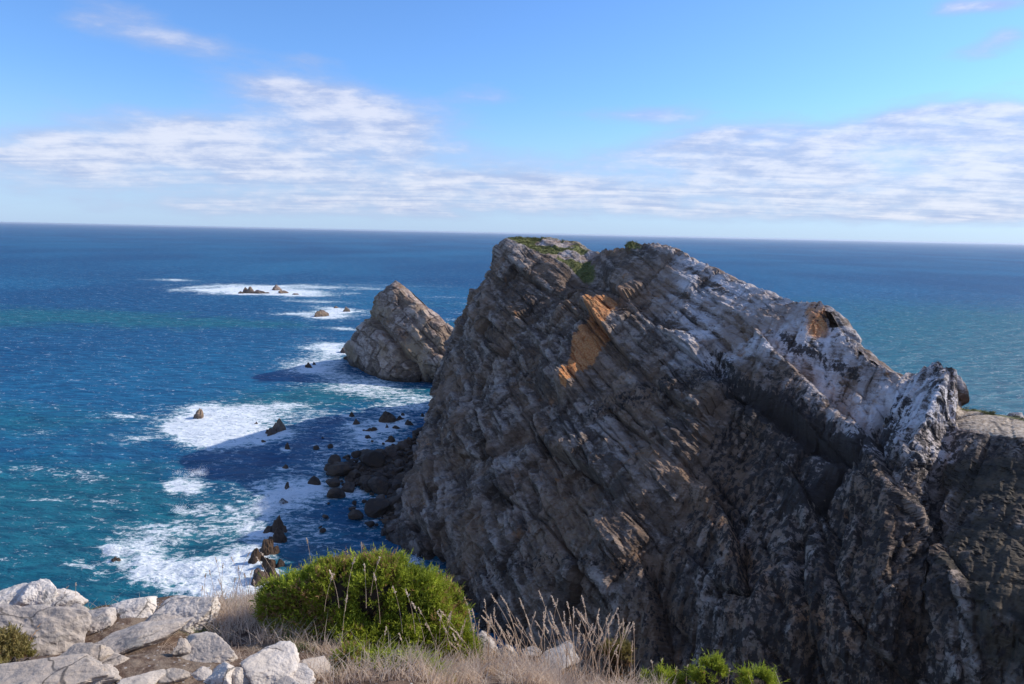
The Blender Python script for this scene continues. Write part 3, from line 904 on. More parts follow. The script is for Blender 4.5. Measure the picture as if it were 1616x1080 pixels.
# ------------------------------------------------------------------ sea stack
def build_stack():
    S = [
        [P(717, 521, 412), P(724, 530, 408), P(727, 552, 400), P(729, 582, 392), SEA(731, 612, -4)],
        [P(692, 496, 416), P(702, 520, 404), P(703, 550, 396), P(701, 580, 390), SEA(698, 610, -4)],
        [P(667, 480, 420), P(674, 500, 409), P(672, 535, 401), P(668, 575, 394), SEA(660, 615, -4)],
        [P(643, 456, 425), P(648, 478, 414), P(641, 525, 406), P(626, 568, 400), SEA(612, 611, -4)],
        [P(625, 443, 428), P(618, 462, 420), P(611, 505, 414), P(598, 550, 408), SEA(584, 603, -4)],
        [P(623, 444, 430), P(598, 466, 428), P(586, 506, 424), P(570, 548, 422), SEA(556, 585, -4)],
        [P(623, 444, 432), P(586, 486, 434), P(568, 516, 436), P(552, 545, 440), SEA(541, 572, -4)],
        [P(623, 445, 436), P(600, 480, 442), P(584, 506, 452), P(568, 535, 465), W(560, 475)],
        [P(626, 445, 436), P(626, 462, 448), P(620, 490, 462), P(615, 520, 475), W(610, 488)],
        [P(645, 458, 432), P(660, 480, 440), P(665, 500, 452), P(670, 530, 465), W(675, 478)],
        [P(680, 490, 424), P(700, 505, 432), P(710, 520, 440), P(716, 535, 450), W(722, 462)],
        [P(718, 522, 416), P(730, 530, 418), P(738, 545, 420), P(742, 560, 424), W(746, 430)],
    ]
    S.append(S[0])
    ctrl = np.array(S)
    NU, NV = 420, 200
    tu = resample_params(ctrl[:, 2], NU, np.array([1.] * 6 + [.5] * 6))
    G = catmull(ctrl, tu)
    tv = resample_params(ctrl[3], NV)
    G = catmull(G.transpose(1, 0, 2), tv).transpose(1, 0, 2)
    N = -grid_normals(G)
    if N[60, 100] @ A_((0, -1, .3)) < 0:
        N = -N
    Pn, Nn = G.reshape(-1, 3), N.reshape(-1, 3)
    vv = np.repeat(tv[None, :], NU, 0).ravel()
    px, py = project(Pn)
    d1 = unit(P(690, 600, 392) - P(583, 500, 424))
    nf = unit((-.25, -.80, .5))
    Ab, Bb = unit(np.cross(d1, nf)), d1
    v1, l1, t1, e1 = blocks(Pn, Ab, Bb, nf, (8., 15, 20), 311, .35)
    v2, l2, t2, e2 = blocks(Pn, Ab, Bb, nf, (3., 5, 9), 323, .35)
    d = 1.3 * (l1 - .5) + 1.3 * (v1 - .5) + 2.6 * t1 + .8 * (v2 - .5) + .5 * (l2 - .5) + 1.3 * t2
    k3 = smooth(fbm(Pn / 9., 3, 306), -.1, .3)
    d -= k3 * (.8 * np.exp(-(e1 / .4) ** 2) + .3 * np.exp(-(e2 / .3) ** 2))
    d += fbm(Pn / 16., 4, 303) * 2.6 + fbm(Pn / 2.5, 3, 304) * .7
    q = np.stack([px, py], 1)

    def gully(pts, width):
        g = np.zeros(len(Pn))
        for a, b in zip(pts[:-1], pts[1:]):
            a, b = A_(a, float), A_(b, float)
            ab = b - a
            t = np.clip(((q - a) @ ab) / (ab @ ab), 0, 1)
            g = np.maximum(g, np.exp(-(np.linalg.norm(q - a - t[:, None] * ab, axis=1) / width) ** 2))
        return g * (np.repeat(tu[:, None], NV, 1).ravel() < 7)
    d -= 5.0 * gully([(580, 498), (620, 535), (645, 570), (668, 608)], 4.5) + 3.0 * gully([(650, 500), (672, 535), (700, 560)], 4)
    d -= 2.5 * gully([(650, 570), (664, 610)], 7)
    Pd = Pn + Nn * (d * (.3 + .7 * smooth(vv, 0, .8)))[:, None]
    orange = .30 * gully([(630, 520), (640, 545)], 8) + .18 * gully([(690, 530), (700, 580)], 25) + .15
    me = grid_mesh('stack_rock', Pd, NU, NV, dict(tone=.5 * v1 + .5 * v2, dark=0 * d + .12, orange=orange, crack=k3 * (.7 * np.exp(-(e1 / .35) ** 2) + .3 * np.exp(-(e2 / .2) ** 2))), flat=True)
    m = rock_material('stack_rock', tan=(.33, .23, .14), bedrot=(R(-30), R(25), R(10)), stain=1.2, wet=2.0, light=(.52, .40, .33), mid=(.17, .115, .085))
    link(me, 'sea_stack', m, label='tall pointed brown grey rock stack standing in the sea behind the cliff', cat='sea stack')


build_stack()


# ------------------------------------------------------------------ loose rocks
_ico = {}


def ico(n):
    if n not in _ico:
        import bmesh
        bm = bmesh.new()
        bmesh.ops.create_icosphere(bm, subdivisions=n, radius=1)
        bm.verts.ensure_lookup_table()
        _ico[n] = (np.array([v.co[:] for v in bm.verts]), np.array([[v.index for v in f.verts] for f in bm.faces]))
        bm.free()
    return _ico[n]


def rock_shape(seed, n=3, planes=13, sharp=16, rough=.09, flat_top=0.0):
    r = np.random.RandomState(seed)
    D, F = ico(n)
    K = r.normal(size=(planes, 3))
    K /= np.linalg.norm(K, axis=1, keepdims=True)
    if flat_top:
        K[0] = unit((r.uniform(-.1, .3), r.uniform(-.5, -.2), 1))
        K[1] = unit((r.uniform(.2, .6), r.uniform(-.7, -.3), .7))
    hgt = r.uniform(.62, 1.0, planes)
    if flat_top:
        hgt[0], hgt[1] = .62, .68
    c = np.maximum(D @ K.T, 1e-3) / hgt
    rad = 1.0 / (np.sum(c ** sharp, 1) ** (1.0 / sharp))
    rad = np.minimum(rad, 1.35)
    V = D * rad[:, None]
    V *= (1 + rough * fbm(V * 1.7 + seed, 4, seed, .55) + rough * .5 * fbm(V * 6 + seed, 3, seed + 3, .6))[:, None]
    return V, F


def make_rock(name, seed, c, size, mat, rotz=0., tilt=0., n=3, **kw):
    labels = {k: kw.pop(k) for k in ('label', 'cat', 'group', 'kind') if k in kw}
    peak = kw.pop('peak', 0)
    V, F = rock_shape(seed, n, **kw)
    if peak:
        k = 1 - peak * np.clip(V[:, 2:3] * .8 + .2, 0, 1.1)
        V[:, :2] *= k
        V[:, 0] += V[:, 2] * (seed % 5 - 2) * .12
    V = V * np.array(size)
    ct, st = math.cos(tilt), math.sin(tilt)
    V = V @ np.array([[ct, 0, -st], [0, 1, 0], [st, 0, ct]]).T
    cz, sz = math.cos(rotz), math.sin(rotz)
    V = V @ np.array([[cz, -sz, 0], [sz, cz, 0], [0, 0, 1]]).T
    rr = np.random.RandomState(seed)
    me = poly_mesh(name, V, F, smooth_=False, attrs=dict(tone=np.full(len(V), rr.uniform(0, 1)), dark=np.full(len(V), .25), orange=np.full(len(V), rr.uniform(0, .25))))
    return link(me, name, mat, loc=tuple(c), **labels)


WETROCK = rock_material('wet_rock', light=(.12, .085, .066), mid=(.045, .032, .025), tan=(.10, .06, .035), rust=(.12, .05, .025), dark=(.02, .017, .016), scale=2.0, lichen=.5)
REEFROCK = rock_material('reef_rock', light=(.34, .25, .20), mid=(.14, .10, .08), tan=(.27, .18, .10), rust=(.25, .12, .05), scale=1.5, lichen=.5, wet=-1.5)


def sea_rock(px, py, w, h, label, seed, mat=None, group=None, tilt=0., cat='rock', n=4):
    """px,py: centre of the rock's waterline; w,h its size in the photo"""
    b = SEA(px, py + h * .35)
    dist = np.linalg.norm(b - A_((0, 0, H)))
    ww = w / FPX * dist * .47
    hh = h / FPX * dist * 1.0
    rr = np.random.RandomState(seed)
    Vs, Fs, off = [], [], 0
    for k in range(4 if w > 10 else 2):
        V, F = rock_shape(seed + k * 31, n, 10, 20, .26)
        s = 1.0 if k == 0 else rr.uniform(.4, .75)
        V = V * (1 - .35 * np.clip(V[:, 2:3] * .8 + .2, 0, 1.1) * A_((1, 1, 0)))
        V = V * A_((ww * .85 * s, ww * .7 * s, hh * .70 * s))
        a = seed * 1.3 + k
        V = V @ np.array([[math.cos(a * .3), -math.sin(a * .3), 0], [math.sin(a * .3), math.cos(a * .3), 0], [.15 * math.sin(a), 0, 1]]).T
        if k:
            V = V + A_((rr.uniform(-.8, .8) * ww, rr.uniform(-.3, .5) * ww, -.05 * hh))
        Vs.append(V)
        Fs.append(F + off)
        off += len(V)
    V, F = np.concatenate(Vs), np.concatenate(Fs)
    me = poly_mesh('sea_rock', V, F, attrs=dict(tone=np.full(len(V), rr.uniform(0, 1)), dark=np.full(len(V), .3), orange=np.full(len(V), rr.uniform(0, .2))))
    link(me, 'sea_rock', mat or REEFROCK, loc=(b[0], b[1] + ww * .3, hh * .03), label=label, cat=cat, group=group)


far_reef = 'jagged brown rocks of the far reef'
for i, (px, py, w, h, lb, mt) in enumerate(SEA_ROCKS):
    sea_rock(px, py, w, h, lb, 500 + i * 7, WETROCK if mt else REEFROCK)


def in_poly(x, y, poly):
    c = False
    j = len(poly) - 1
    for i in range(len(poly)):
        xi, yi = poly[i]
        xj, yj = poly[j]
        if (yi > y) != (yj > y) and x < (xj - xi) * (y - yi) / (yj - yi) + xi:
            c = not c
        j = i
    return c


def build_beach():
    # dark shingle bank under the boulders
    poly = [(515, 745), (545, 728), (600, 716), (640, 700), (660, 680), (690, 665), (700, 740), (660, 800), (620, 850), (590, 815), (598, 790), (560, 775), (520, 772)]
    pts = np.array([SEA(*p)[:2] for p in poly])
    c = pts.mean(0)
    n = 90
    tt = np.linspace(0, len(pts), n, endpoint=False)
    loop = np.array([pts[int(t) % len(pts)] * (1 - t % 1) + pts[(int(t) + 1) % len(pts)] * (t % 1) for t in tt])
    rings = np.linspace(0, 1, 24)
    V = []
    for p in loop:
        for r in rings:
            q = p * (1 - r) + (c + A_((10, 0))) * r
            V.append((q[0], q[1], -1.2 + 2.3 * min(r * 3, 1)))
    V = np.array(V)
    V[:, 2] += fbm(V / 3., 4, 71) * .5
    link(grid_mesh('shingle_bank', V, n, 24, dict(tone=np.full(len(V), .3)), closed_u=True), 'beach', WETROCK, kind='structure', label='dark bank under the boulders at the cliff foot')
    rr = np.random.RandomState(5)
    spots = [(497, 764, 21), (525, 733, 25), (548, 724, 13), (572, 719, 17), (540, 752, 34), (520, 745, 20), (528, 770, 24), (533, 785, 27), (548, 776, 24), (597, 727, 22), (582, 722, 20),
             (618, 722, 24), (635, 712, 20), (645, 712, 12), (592, 738, 38), (560, 818, 22), (598, 812, 40), (583, 830, 16), (560, 796, 8), (556, 804, 10), (620, 806, 30), (600, 780, 34), (575, 770, 24)]
    placed = [(x, y, w) for x, y, w in spots]
    tries = 0
    while len(placed) < 295 and tries < 60000:
        tries += 1
        x, y = rr.uniform(495, 690), rr.uniform(662, 850)
        w = 6 + 19 * rr.rand() ** 2.2
        if tries > 25000:
            w = 5 + 6 * rr.rand()
        if not in_poly(x, y, poly):
            if rr.rand() > .012 or not (500 < x < 660) or not (690 < y < 840):
                continue
            w = 4 + 7 * rr.rand()
        if all((x - a) ** 2 + ((y - b) * 1.7) ** 2 > ((w + q) * .33) ** 2 for a, b, q in placed):
            placed.append((x, y, w))
    protos = [rock_shape(900 + k, 3, 10, 18, .10) for k in range(14)]
    meshes = []
    for k, (V, F) in enumerate(protos):
        meshes.append(poly_mesh('boulder', V, F, attrs=dict(tone=np.full(len(V), k / 13.), dark=np.full(len(V), .2))))
        meshes[-1].materials.append(WETROCK)
    for i, (x, y, w) in enumerate(placed):
        b = SEA(x, y)
        d = np.linalg.norm(b - A_((0, 0, H)))
        ww = w / FPX * d * .47
        o = bpy.data.objects.new('boulder', meshes[i % 14])
        COL.objects.link(o)
        inside = in_poly(x, y, poly)
        o.location = (b[0], b[1], ww * .40 + (.9 if inside else 0.0))
        o.scale = (ww, ww * rr.uniform(.7, 1.0), ww * rr.uniform(.55, .85))
        o.rotation_euler = (rr.uniform(-.4, .4), rr.uniform(-.4, .4), rr.uniform(0, 6.28))
        tag(o, 'dark brown boulder in the heap at the foot of the cliff', 'boulder', 'boulders heaped at the cliff foot')


build_beach()


def build_marker():
    base = P(881, 382, 289)
    m, t, b = new_mat('marker_paint')
    b.inputs['Base Color'].default_value = (.75, .72, .68, 1)
    b.inputs['Roughness'].default_value = .7
    root = bpy.data.objects.new('summit_cross', None)
    COL.objects.link(root)
    root.location = tuple(base)
    tag(root, 'small pale cross on a pedestal on top of the cliff', 'cross')

    def box(name, sx, sy, z0, z1, taper=1.):
        V = [(x * sx * (taper if z else 1), y * sy * (taper if z else 1), z1 if z else z0) for z in (0, 1) for x, y in ((-1, -1), (1, -1), (1, 1), (-1, 1))]
        F = [(0, 3, 2, 1), (4, 5, 6, 7), (0, 1, 5, 4), (1, 2, 6, 5), (2, 3, 7, 6), (3, 0, 4, 7)]
        link(poly_mesh(name, V, F), name, m, parent=root)
    box('pedestal', .45, .45, -.6, .7, .7)
    box('upright', .07, .07, .7, 2.5)
    box('crossbar', .45, .06, 1.9, 2.04)


build_marker()


# ------------------------------------------------------------------ the near headland
EDGE_PX = [(-300, 985, 6.3), (0, 950, 6.9), (130, 962, 7.0), (250, 945, 7.4), (350, 945, 7.4), (450, 940, 7.3), (600, 965, 7.1), (700, 1005, 6.8),
           (800, 1042, 6.5), (900, 1066, 6.3), (1000, 1088, 6.1), (1200, 1112, 5.9), (1500, 1180, 5.6)]
EDGE = np.array([P(*e) for e in EDGE_PX])
EDGE_X = np.concatenate([[-70, -20], EDGE[:, 0], [12, 60, 175]])
EDGE_Y = np.concatenate([[-30, 4.5], EDGE[:, 1], [5, 12, 55]])
EDGE_Z = np.concatenate([[78, 86], EDGE[:, 2], [84.5, 80, 66]])
GC = [P(*e) for e in [(0, 1080, 4.3), (200, 1080, 4.35), (400, 1080, 4.5), (600, 1080, 4.7), (800, 1100, 4.9), (1000, 1130, 5.2), (1250, 1160, 5.0),
                      (-300, 1080, 4.3), (0, 1010, 5.5), (200, 1015, 5.4), (350, 1000, 5.8), (500, 1035, 5.3), (620, 1040, 5.7), (700, 1050, 5.8)]]
GC += [A_(v) for v in ((0, 0, 88.35), (-2.5, 0, 88.3), (2.5, 0, 88.2), (-8, 0, 88.1), (8, 0, 87.6), (0, -6, 88.6), (-12, -8, 88.4), (12, -8, 88), (-40, -20, 84), (30, -10, 86), (60, -5, 83), (100, -5, 78), (170, 10, 70), (0, -40, 88), (120, -40, 80), (-60, -40, 82))]
GC += [EDGE[i] for i in range(len(EDGE))]
GC = np.array(GC)


def ground_z(x, y):
    x, y = np.atleast_1d(x).astype(float), np.atleast_1d(y).astype(float)
    d2 = (x[:, None] - GC[:, 0]) ** 2 + (y[:, None] - GC[:, 1]) ** 2 + .12
    w = d2 ** -2.2
    z = (w @ GC[:, 2]) / w.sum(1)
    p = np.stack([x, y, 0 * x], 1)
    near = np.exp(-((x * x + y * y) / 400.))
    return z + (fbm(p * 1.1, 4, 401) * .09 + fbm(p * 6., 3, 402) * .022) * near


def on_ground(px, py):
    Ys = np.linspace(3.2, 7.6, 300)
    d = ray(px, py)
    q = A_((0, 0, H)) + d[None, :] * (Ys / d[1])[:, None]
    g = ground_z(q[:, 0], q[:, 1])
    k = np.nonzero(q[:, 2] < g)[0]
    k = k[0] if len(k) else len(Ys) - 1
    ex = np.interp(q[k, 0], EDGE_X, EDGE_Y) - .1
    if q[k, 1] > ex:
        k = max(0, np.searchsorted(Ys, ex) - 1)
    return A_((q[k, 0], q[k, 1], max(g[k], q[k, 2]) if k < 299 else q[k, 2]))


def build_headland():
    xs = np.concatenate([np.linspace(-70, -9, 40)[:-1], np.linspace(-9, 9, 420), np.linspace(9, 175, 90)[1:]])
    ey = np.interp(xs, EDGE_X, EDGE_Y)
    nt, nd = 260, 60
    rows = []
    back = -60.0
    s = np.concatenate([np.linspace(0, .80, 30)[:-1], np.linspace(.80, 1, nt - 29)])
    Yt = back + (ey[:, None] - back) * s[None, :]
    Xt = np.repeat(xs[:, None], nt, 1)
    Zt = ground_z(Xt.ravel(), Yt.ravel()).reshape(Xt.shape)
    ez = Zt[:, -1]
    k = np.linspace(0, 1, nd + 1)[1:] ** 1.8
    depth = (ez[:, None] + 4) * k[None, :]
    Yd = ey[:, None] + depth * .30 + .25 * (1 - np.exp(-depth / .4))
    Zd = ez[:, None] - depth
    Xd = np.repeat(xs[:, None], nd, 1)
    amp = np.clip(depth / 6., 0, 1) * 2.2
    pd = np.stack([Xd, Yd, Zd], 2).reshape(-1, 3)
    Yd = Yd + (fbm(pd / 9., 4, 420).reshape(Yd.shape)) * amp
    X = np.concatenate([Xt, Xd], 1)
    Y = np.concatenate([Yt, Yd], 1)
    Z = np.concatenate([Zt, Zd], 1)
    V = np.stack([X, Y, Z], 2).reshape(-1, 3)
    nv = nt + nd
    cliffm = (V[:, 2] < np.repeat(ez, nv) - .25) & (V[:, 1] > np.repeat(ey, nv))
    m, t, b = new_mat('headland_ground')
    p = t.pos()
    n1 = t.noise(p, 1.4, 6, .65)
    n2 = t.noise(p, 9.0, 6, .7)
    n3 = t.noise(p, 45.0, 5, .7)
    c = t.mix(t.ramp(n2, .35, .65), (.105, .066, .046), (.21, .145, .105))
    c = t.mix(t.ramp(t.math('ADD', n1, t.math('MULTIPLY', t.math('SUBTRACT', n2, .5), .5)), .48, .6, 0, .75), c, (.27, .205, .145))
    # crumbs of pale stone in the soil
    vor = t.voronoi(p, 26.0)
    rsel = t.voronoi(p, 26.0, 'F1', 1)
    c = t.mix(t.math('MULTIPLY', t.ramp(vor, .30, .22), t.ramp(rsel, .62, .68)), c, (.42, .37, .33))
    rk = t.mix(t.ramp(n2, .35, .65), (.12, .11, .11), (.34, .32, .31))
    c = t.mix(t.attr('rock'), c, rk)
    t.put(b.inputs['Base Color'], c)
    b.inputs['Roughness'].default_value = .95
    b.inputs['Specular IOR Level'].default_value = .1
    t.put(b.inputs['Normal'], t.bump(t.math('ADD', n2, t.math('MULTIPLY', n3, .35)), .8, .05))
    link(grid_mesh('headland', V, len(xs), nv, dict(rock=cliffm.astype(float))), 'ground', m, kind='structure', label='brown soil and litter of the near cliff top')


build_headland()

PALE = rock_material('pale_rock', light=(.72, .645, .565), mid=(.40, .34, .29), tan=(.46, .36, .26), rust=(.40, .30, .22), dark=(.20, .19, .18), scale=5.0,
                     stain=.8, lichen=2.0, use_pos=True, bump=.38, bed=.25, joints=.34)


def near_rock(px, py, Y, w, h, label, seed, tilt=0., deep=.8, rotz=0., ft=1, name='rock', n=6, planes=18, sharp=22, sink=.25, rough=.10):
    c = on_ground(px, py + h * .25)
    d = np.linalg.norm(c - A_((0, 0, H)))
    ww, hh = w / FPX * d * .52, h / FPX * d * .47
    deep = min(deep, max(.45, 1.5 * hh / ww))
    make_rock(name, seed, (c[0], c[1] + ww * deep * .25, c[2] + hh * .12), (ww, ww * deep, hh), PALE, rotz=rotz, tilt=tilt, n=n, label=label, cat='rock',
              planes=planes, sharp=sharp, rough=rough * 1.3, flat_top=ft)


for i, a in enumerate([
    (38, 1000, 5.75, 165, 140, 'huge pale boulder with a broad rounded face at the far left', 0.12, .55),
    (52, 938, 6.35, 56, 62, 'pale peaked knob on top of the huge left boulder', -.2, .8),
    (88, 950, 6.30, 60, 46, 'rounded pale stone on the right shoulder of the huge left boulder', .3, .8),
    (8, 952, 6.3, 60, 46, 'pale stone behind the huge boulder at the left border', .1, .8),
    (118, 968, 6.35, 34, 28, 'small tan stone at the cliff edge right of the huge boulder', .2, .9),
    (150, 978, 6.30, 62, 42, 'sunken grey stone between the huge boulder and the slabs', .25, .8),
    (209, 959, 6.75, 66, 40, 'pale wedge stone on the cliff edge in front of the sea', .15, .8),
    (275, 966, 6.65, 80, 56, 'pale grey block with a dark cracked left side at the edge', .35, .8),
    (248, 985, 6.3, 44, 34, 'dark fissured stone leaning on the cracked edge block', .1, .8),
    (205, 1010, 5.85, 112, 46, 'broad flat pale slab tilted in the middle of the rocks', .22, .7),
    (318, 1022, 5.55, 84, 52, 'cracked white stone with a dark hollow beside bare soil', .12, .8),
    (288, 1026, 5.5, 26, 38, 'dark grey upright stone left against the cracked white one', .1, .8),
    (60, 1072, 4.75, 190, 50, 'low pale slab along the bottom left border', .1, .8),
    (118, 1048, 5.05, 74, 44, 'pale broken stone under the huge boulder', .3, .8),
    (152, 1066, 4.85, 44, 36, 'grey chipped stone right of the low bottom slab', .4, .8),
    (160, 1030, 5.35, 34, 18, 'flat stone, upper left of the small paving like stones', .1, .9),
    (182, 1042, 5.2, 36, 18, 'flat stone, lowest of the small paving like stones', .0, .9),
    (176, 1024, 5.45, 30, 14, 'flat stone, uppermost of the small paving like stones', .1, .9),
    (270, 1070, 4.75, 46, 18, 'small whitish stone in the row along the bottom', .05, .9),
    (220, 1076, 4.7, 66, 18, 'flat tan stone in the row along the bottom', .0, .9),
    (318, 1064, 4.8, 34, 16, 'tiny tan stone right end of the bottom row', .0, .9),
    (345, 1072, 4.75, 52, 40, 'grey streaked stone left of the big rounded boulder', .5, .8),
    (378, 1068, 4.8, 40, 38, 'dark streaked stone wedged against the big rounded boulder', -.4, .8),
    (428, 1048, 5.15, 92, 66, 'big rounded grey boulder at the foot of the gorse', .1, .8),
    (484, 1056, 5.0, 50, 44, 'grey shaded stone right of the big rounded boulder', -.3, .8),
    (448, 1084, 4.65, 70, 26, 'low grey stone at the bottom under the rounded boulder', 0, .8),
    (455, 1062, 4.9, 60, 34, 'dark low stone in front of the rounded boulder', .1, .8),
    (762, 1018, 6.4, 48, 60, 'white rock sloping down right of the gorse behind dry grass', .8, .8),
    (792, 1035, 6.3, 44, 30, 'small white rock between the two sloping white rocks', .7, .8),
    (872, 1050, 6.15, 120, 26, 'long white rock sloping through the dry grass', .42, .7),
    (836, 1030, 6.25, 36, 24, 'rounded white stone on the upper end of the long rock', .3, .8),
]):
    near_rock(a[0], a[1], a[2], a[3], a[4], a[5], 700 + i * 13, tilt=a[6], deep=a[7], rotz=.0 if i in (0,) else (i % 5) * .25 - .5)


# ------------------------------------------------------------------ plants
def leaf_mat(name, c1, c2, trans=.25, tip=None):
    m, t, b = new_mat(name)
    tone = t.attr('tone')
    c = t.mix(tone, c1, c2)
    if tip is not None:
        c = t.mix(t.ramp(tone, .93, .97), c, tip)
    t.put(b.inputs['Base Color'], c)
    b.inputs['Roughness'].default_value = .6
    b.inputs['Specular IOR Level'].default_value = .25
    tr = t.n.new('ShaderNodeBsdfTranslucent')
    t.put(tr.inputs[0], c)
    mx = t.n.new('ShaderNodeMixShader')
    mx.inputs[0].default_value = trans
    t.l.new(b.outputs[0], mx.inputs[1])
    t.l.new(tr.outputs[0], mx.inputs[2])
    t.l.new(mx.outputs[0], t.n['Material Output'].inputs[0])
    return m


GORSE = leaf_mat('gorse_needles', (.065, .10, .010), (.60, .66, .07), .4, (.42, .25, .11))
GORSE_DRY = leaf_mat('dry_gorse_needles', (.12, .12, .02), (.33, .24, .09), .25, (.40, .22, .10))
STRAW = leaf_mat('straw', (.50, .35, .24), (.88, .73, .57), .45)
GREEN_GRASS = leaf_mat('green_grass', (.06, .10, .03), (.20, .24, .09), .3)
TWIG, _t, _b = new_mat('twig_wood')
_b.inputs['Base Color'].default_value = (.045, .030, .018, 1)
_b.inputs['Roughness'].default_value = .9


def gorse(px, py, Y, domes, label, seed, density=1.0, mat=None, needle=.075):
    """domes: (dpx, dpy, r_px, r_px vertical) around px,py seen at distance Y"""
    rr = np.random.RandomState(seed)
    root = bpy.data.objects.new('gorse_bush', None)
    COL.objects.link(root)
    base = P(px, py, Y)
    base = A_((base[0], base[1], ground_z(base[0], base[1])[0]))
    root.location = tuple(base)
    tag(root, label, 'bush')
    cs, rs = [], []
    for dx, dy, r, rv in domes:
        c = P(px + dx, py + dy, Y)
        d = np.linalg.norm(c - A_((0, 0, H)))
        cs.append(c)
        rs.append((r / FPX * d, r / FPX * d * .8, rv / FPX * d))
    cs, rs = np.array(cs), np.array(rs)
    pts, nrm = [], []
    for k in range(len(cs)):
        area = 4 * math.pi * (rs[k].prod()) ** (2 / 3)
        n = int(area * 3000 * density)
        v = rr.normal(size=(n, 3))
        v /= np.linalg.norm(v, axis=1, keepdims=True)
        v[:, 2] = np.where(v[:, 2] < -.35, -v[:, 2], v[:, 2])
        sh = 1 - .22 * rr.rand(n) ** 1.5
        q = cs[k] + v * rs[k] * sh[:, None]
        lump = fbm(q * 3.6, 3, 31) * .16 + fbm(q * 13, 2, 32) * .06 - .05
        q = q + v * lump[:, None]
        pts.append(q)
        nrm.append(v)
    pts, nrm = np.concatenate(pts), np.concatenate(nrm)
    keep = np.ones(len(pts), bool)
    for k in range(len(cs)):
        e = (((pts - cs[k]) / (rs[k] * .66)) ** 2).sum(1)
        keep &= e > 1
    # holes where the dark inside shows
    keep &= (fbm(pts * 5.5, 2, 77) > -.50)
    pts, nrm = pts[keep], nrm[keep]
    n = len(pts)
    K = 10
    up = A_((0, 0, 1.0))
    axis = nrm * .8 + up * .5 + rr.normal(size=(n, 3)) * .42
    axis /= np.linalg.norm(axis, axis=1, keepdims=True)
    clump = fbm(pts * 7.0, 3, 93) * .5 + .5
    tone = np.clip(clump * .9 + rr.uniform(-.22, .22, n), 0, .92)
    tone = np.where(rr.rand(n) > .97 - .28 * (fbm(pts * 3.1, 2, 98) > .22), 1.0, tone)
    V, F, T = [], [], []
    L = needle * (rr.uniform(.6, 1.2, n) + .9 * (rr.rand(n) > .94))
    for k in range(K):
        s = k / (K - 1)
        o = pts + axis * (L * (s * .9))[:, None]
        dr = axis * .75 + rr.normal(size=(n, 3)) * (.65 if k < K - 1 else .15)
        dr /= np.linalg.norm(dr, axis=1, keepdims=True)
        side = np.cross(dr, rr.normal(size=(n, 3)))
        side /= np.linalg.norm(side, axis=1, keepdims=True) + 1e-9
        ln = L * (.42 - .14 * s)
        w = .0045
        V += [o - side * w, o + side * w, o + dr * ln[:, None]]
        T += [tone, tone, np.clip(tone + .1 * (tone < .93), 0, .93 + .07 * (tone > .95))]
    V = np.stack(V, 1).reshape(-1, 3)
    T = np.stack(T, 1).ravel()
    F = np.arange(len(V)).reshape(-1, 3)
    link(poly_mesh('foliage', V - base, F, attrs=dict(tone=T)), 'foliage', mat or GORSE, parent=root)
    # woody inside: a tangle of branches from the base to the domes, and an added dark core for inner occlusion
    V, F = [], []
    for k in range(len(cs)):
        for j in range(26):
            v = rr.normal(size=3)
            v /= np.linalg.norm(v)
            v[2] = abs(v[2])
            a = base + rr.normal(size=3) * A_((.06, .06, .01))
            e = cs[k] + v * rs[k] * .85
            mid = (a + e) / 2 + rr.normal(size=3) * .05
            tube(V, F, [a, mid, e], [.010, .007, .003])
    link(poly_mesh('branches', np.array(V) - base, F), 'branches', TWIG, parent=root)
    D, FF = ico(4)
    VV, F2, off = [], [], 0
    for k in range(len(cs)):
        q = D * rs[k] * .58
        q = q * (1 + .16 * fbm(q * 8 + k, 3, 5))[:, None] + cs[k]
        VV.append(q)
        F2.append(FF + off)
        off += len(D)
    link(poly_mesh('heart', np.concatenate(VV) - base, np.concatenate(F2)), 'occlusion_core', TWIG, parent=root)


def tube(V, F, pts, rad, k=4):
    pts = [np.asarray(p, float) for p in pts]
    n0 = len(V)
    for i, p in enumerate(pts):
        d = pts[min(i + 1, len(pts) - 1)] - pts[max(i - 1, 0)]
        d /= np.linalg.norm(d) + 1e-9
        s = np.cross(d, (0.31, .95, .12))
        s /= np.linalg.norm(s) + 1e-9
        u = np.cross(d, s)
        for j in range(k):
            a = 2 * math.pi * j / k
            V.append(p + (s * math.cos(a) + u * math.sin(a)) * rad[i])
    for i in range(len(pts) - 1):
        for j in range(k):
            a, b = n0 + i * k + j, n0 + i * k + (j + 1) % k
            F.append((a, b, b + k, a + k))


gorse(590, 985, 6.0, [(-148, -24, 30, 34), (-112, -38, 40, 42), (-50, -42, 58, 62), (0, -50, 60, 66), (52, -18, 58, 66), (92, 12, 50, 58), (122, 45, 36, 50), (20, 20, 90, 70), (-60, 0, 85, 50), (100, 62, 45, 40), (62, 50, 50, 45), (118, 78, 34, 34)],
      'big round bright green gorse bush at the cliff edge, bottom centre', 11)
gorse(610, 1066, 5.0, [(-62, -22, 20, 18), (-40, -8, 28, 22), (-5, 0, 34, 22), (35, 12, 38, 24), (75, 22, 30, 20), (-70, 10, 24, 20)], 'low spreading gorse bush in front of the big one', 12)
gorse(976, 1055, 5.9, [(0, -20, 23, 22), (-2, 12, 24, 24)], 'narrow upright gorse tuft with brown sides among the dry grass', 13, density=2.2, mat=GORSE_DRY)
gorse(1035, 1080, 5.8, [(-22, 0, 18, 12), (5, 2, 22, 14), (35, 4, 18, 11)], 'low gorse strip peeping over the bottom border', 14, density=2.2)
gorse(1120, 1076, 5.75, [(0, -4, 26, 24)], 'round gorse tuft right of the low strip', 15, density=2.2)
gorse(1192, 1084, 5.75, [(0, -2, 26, 17)], 'rightmost gorse tuft at the bottom border', 16, density=2.2)
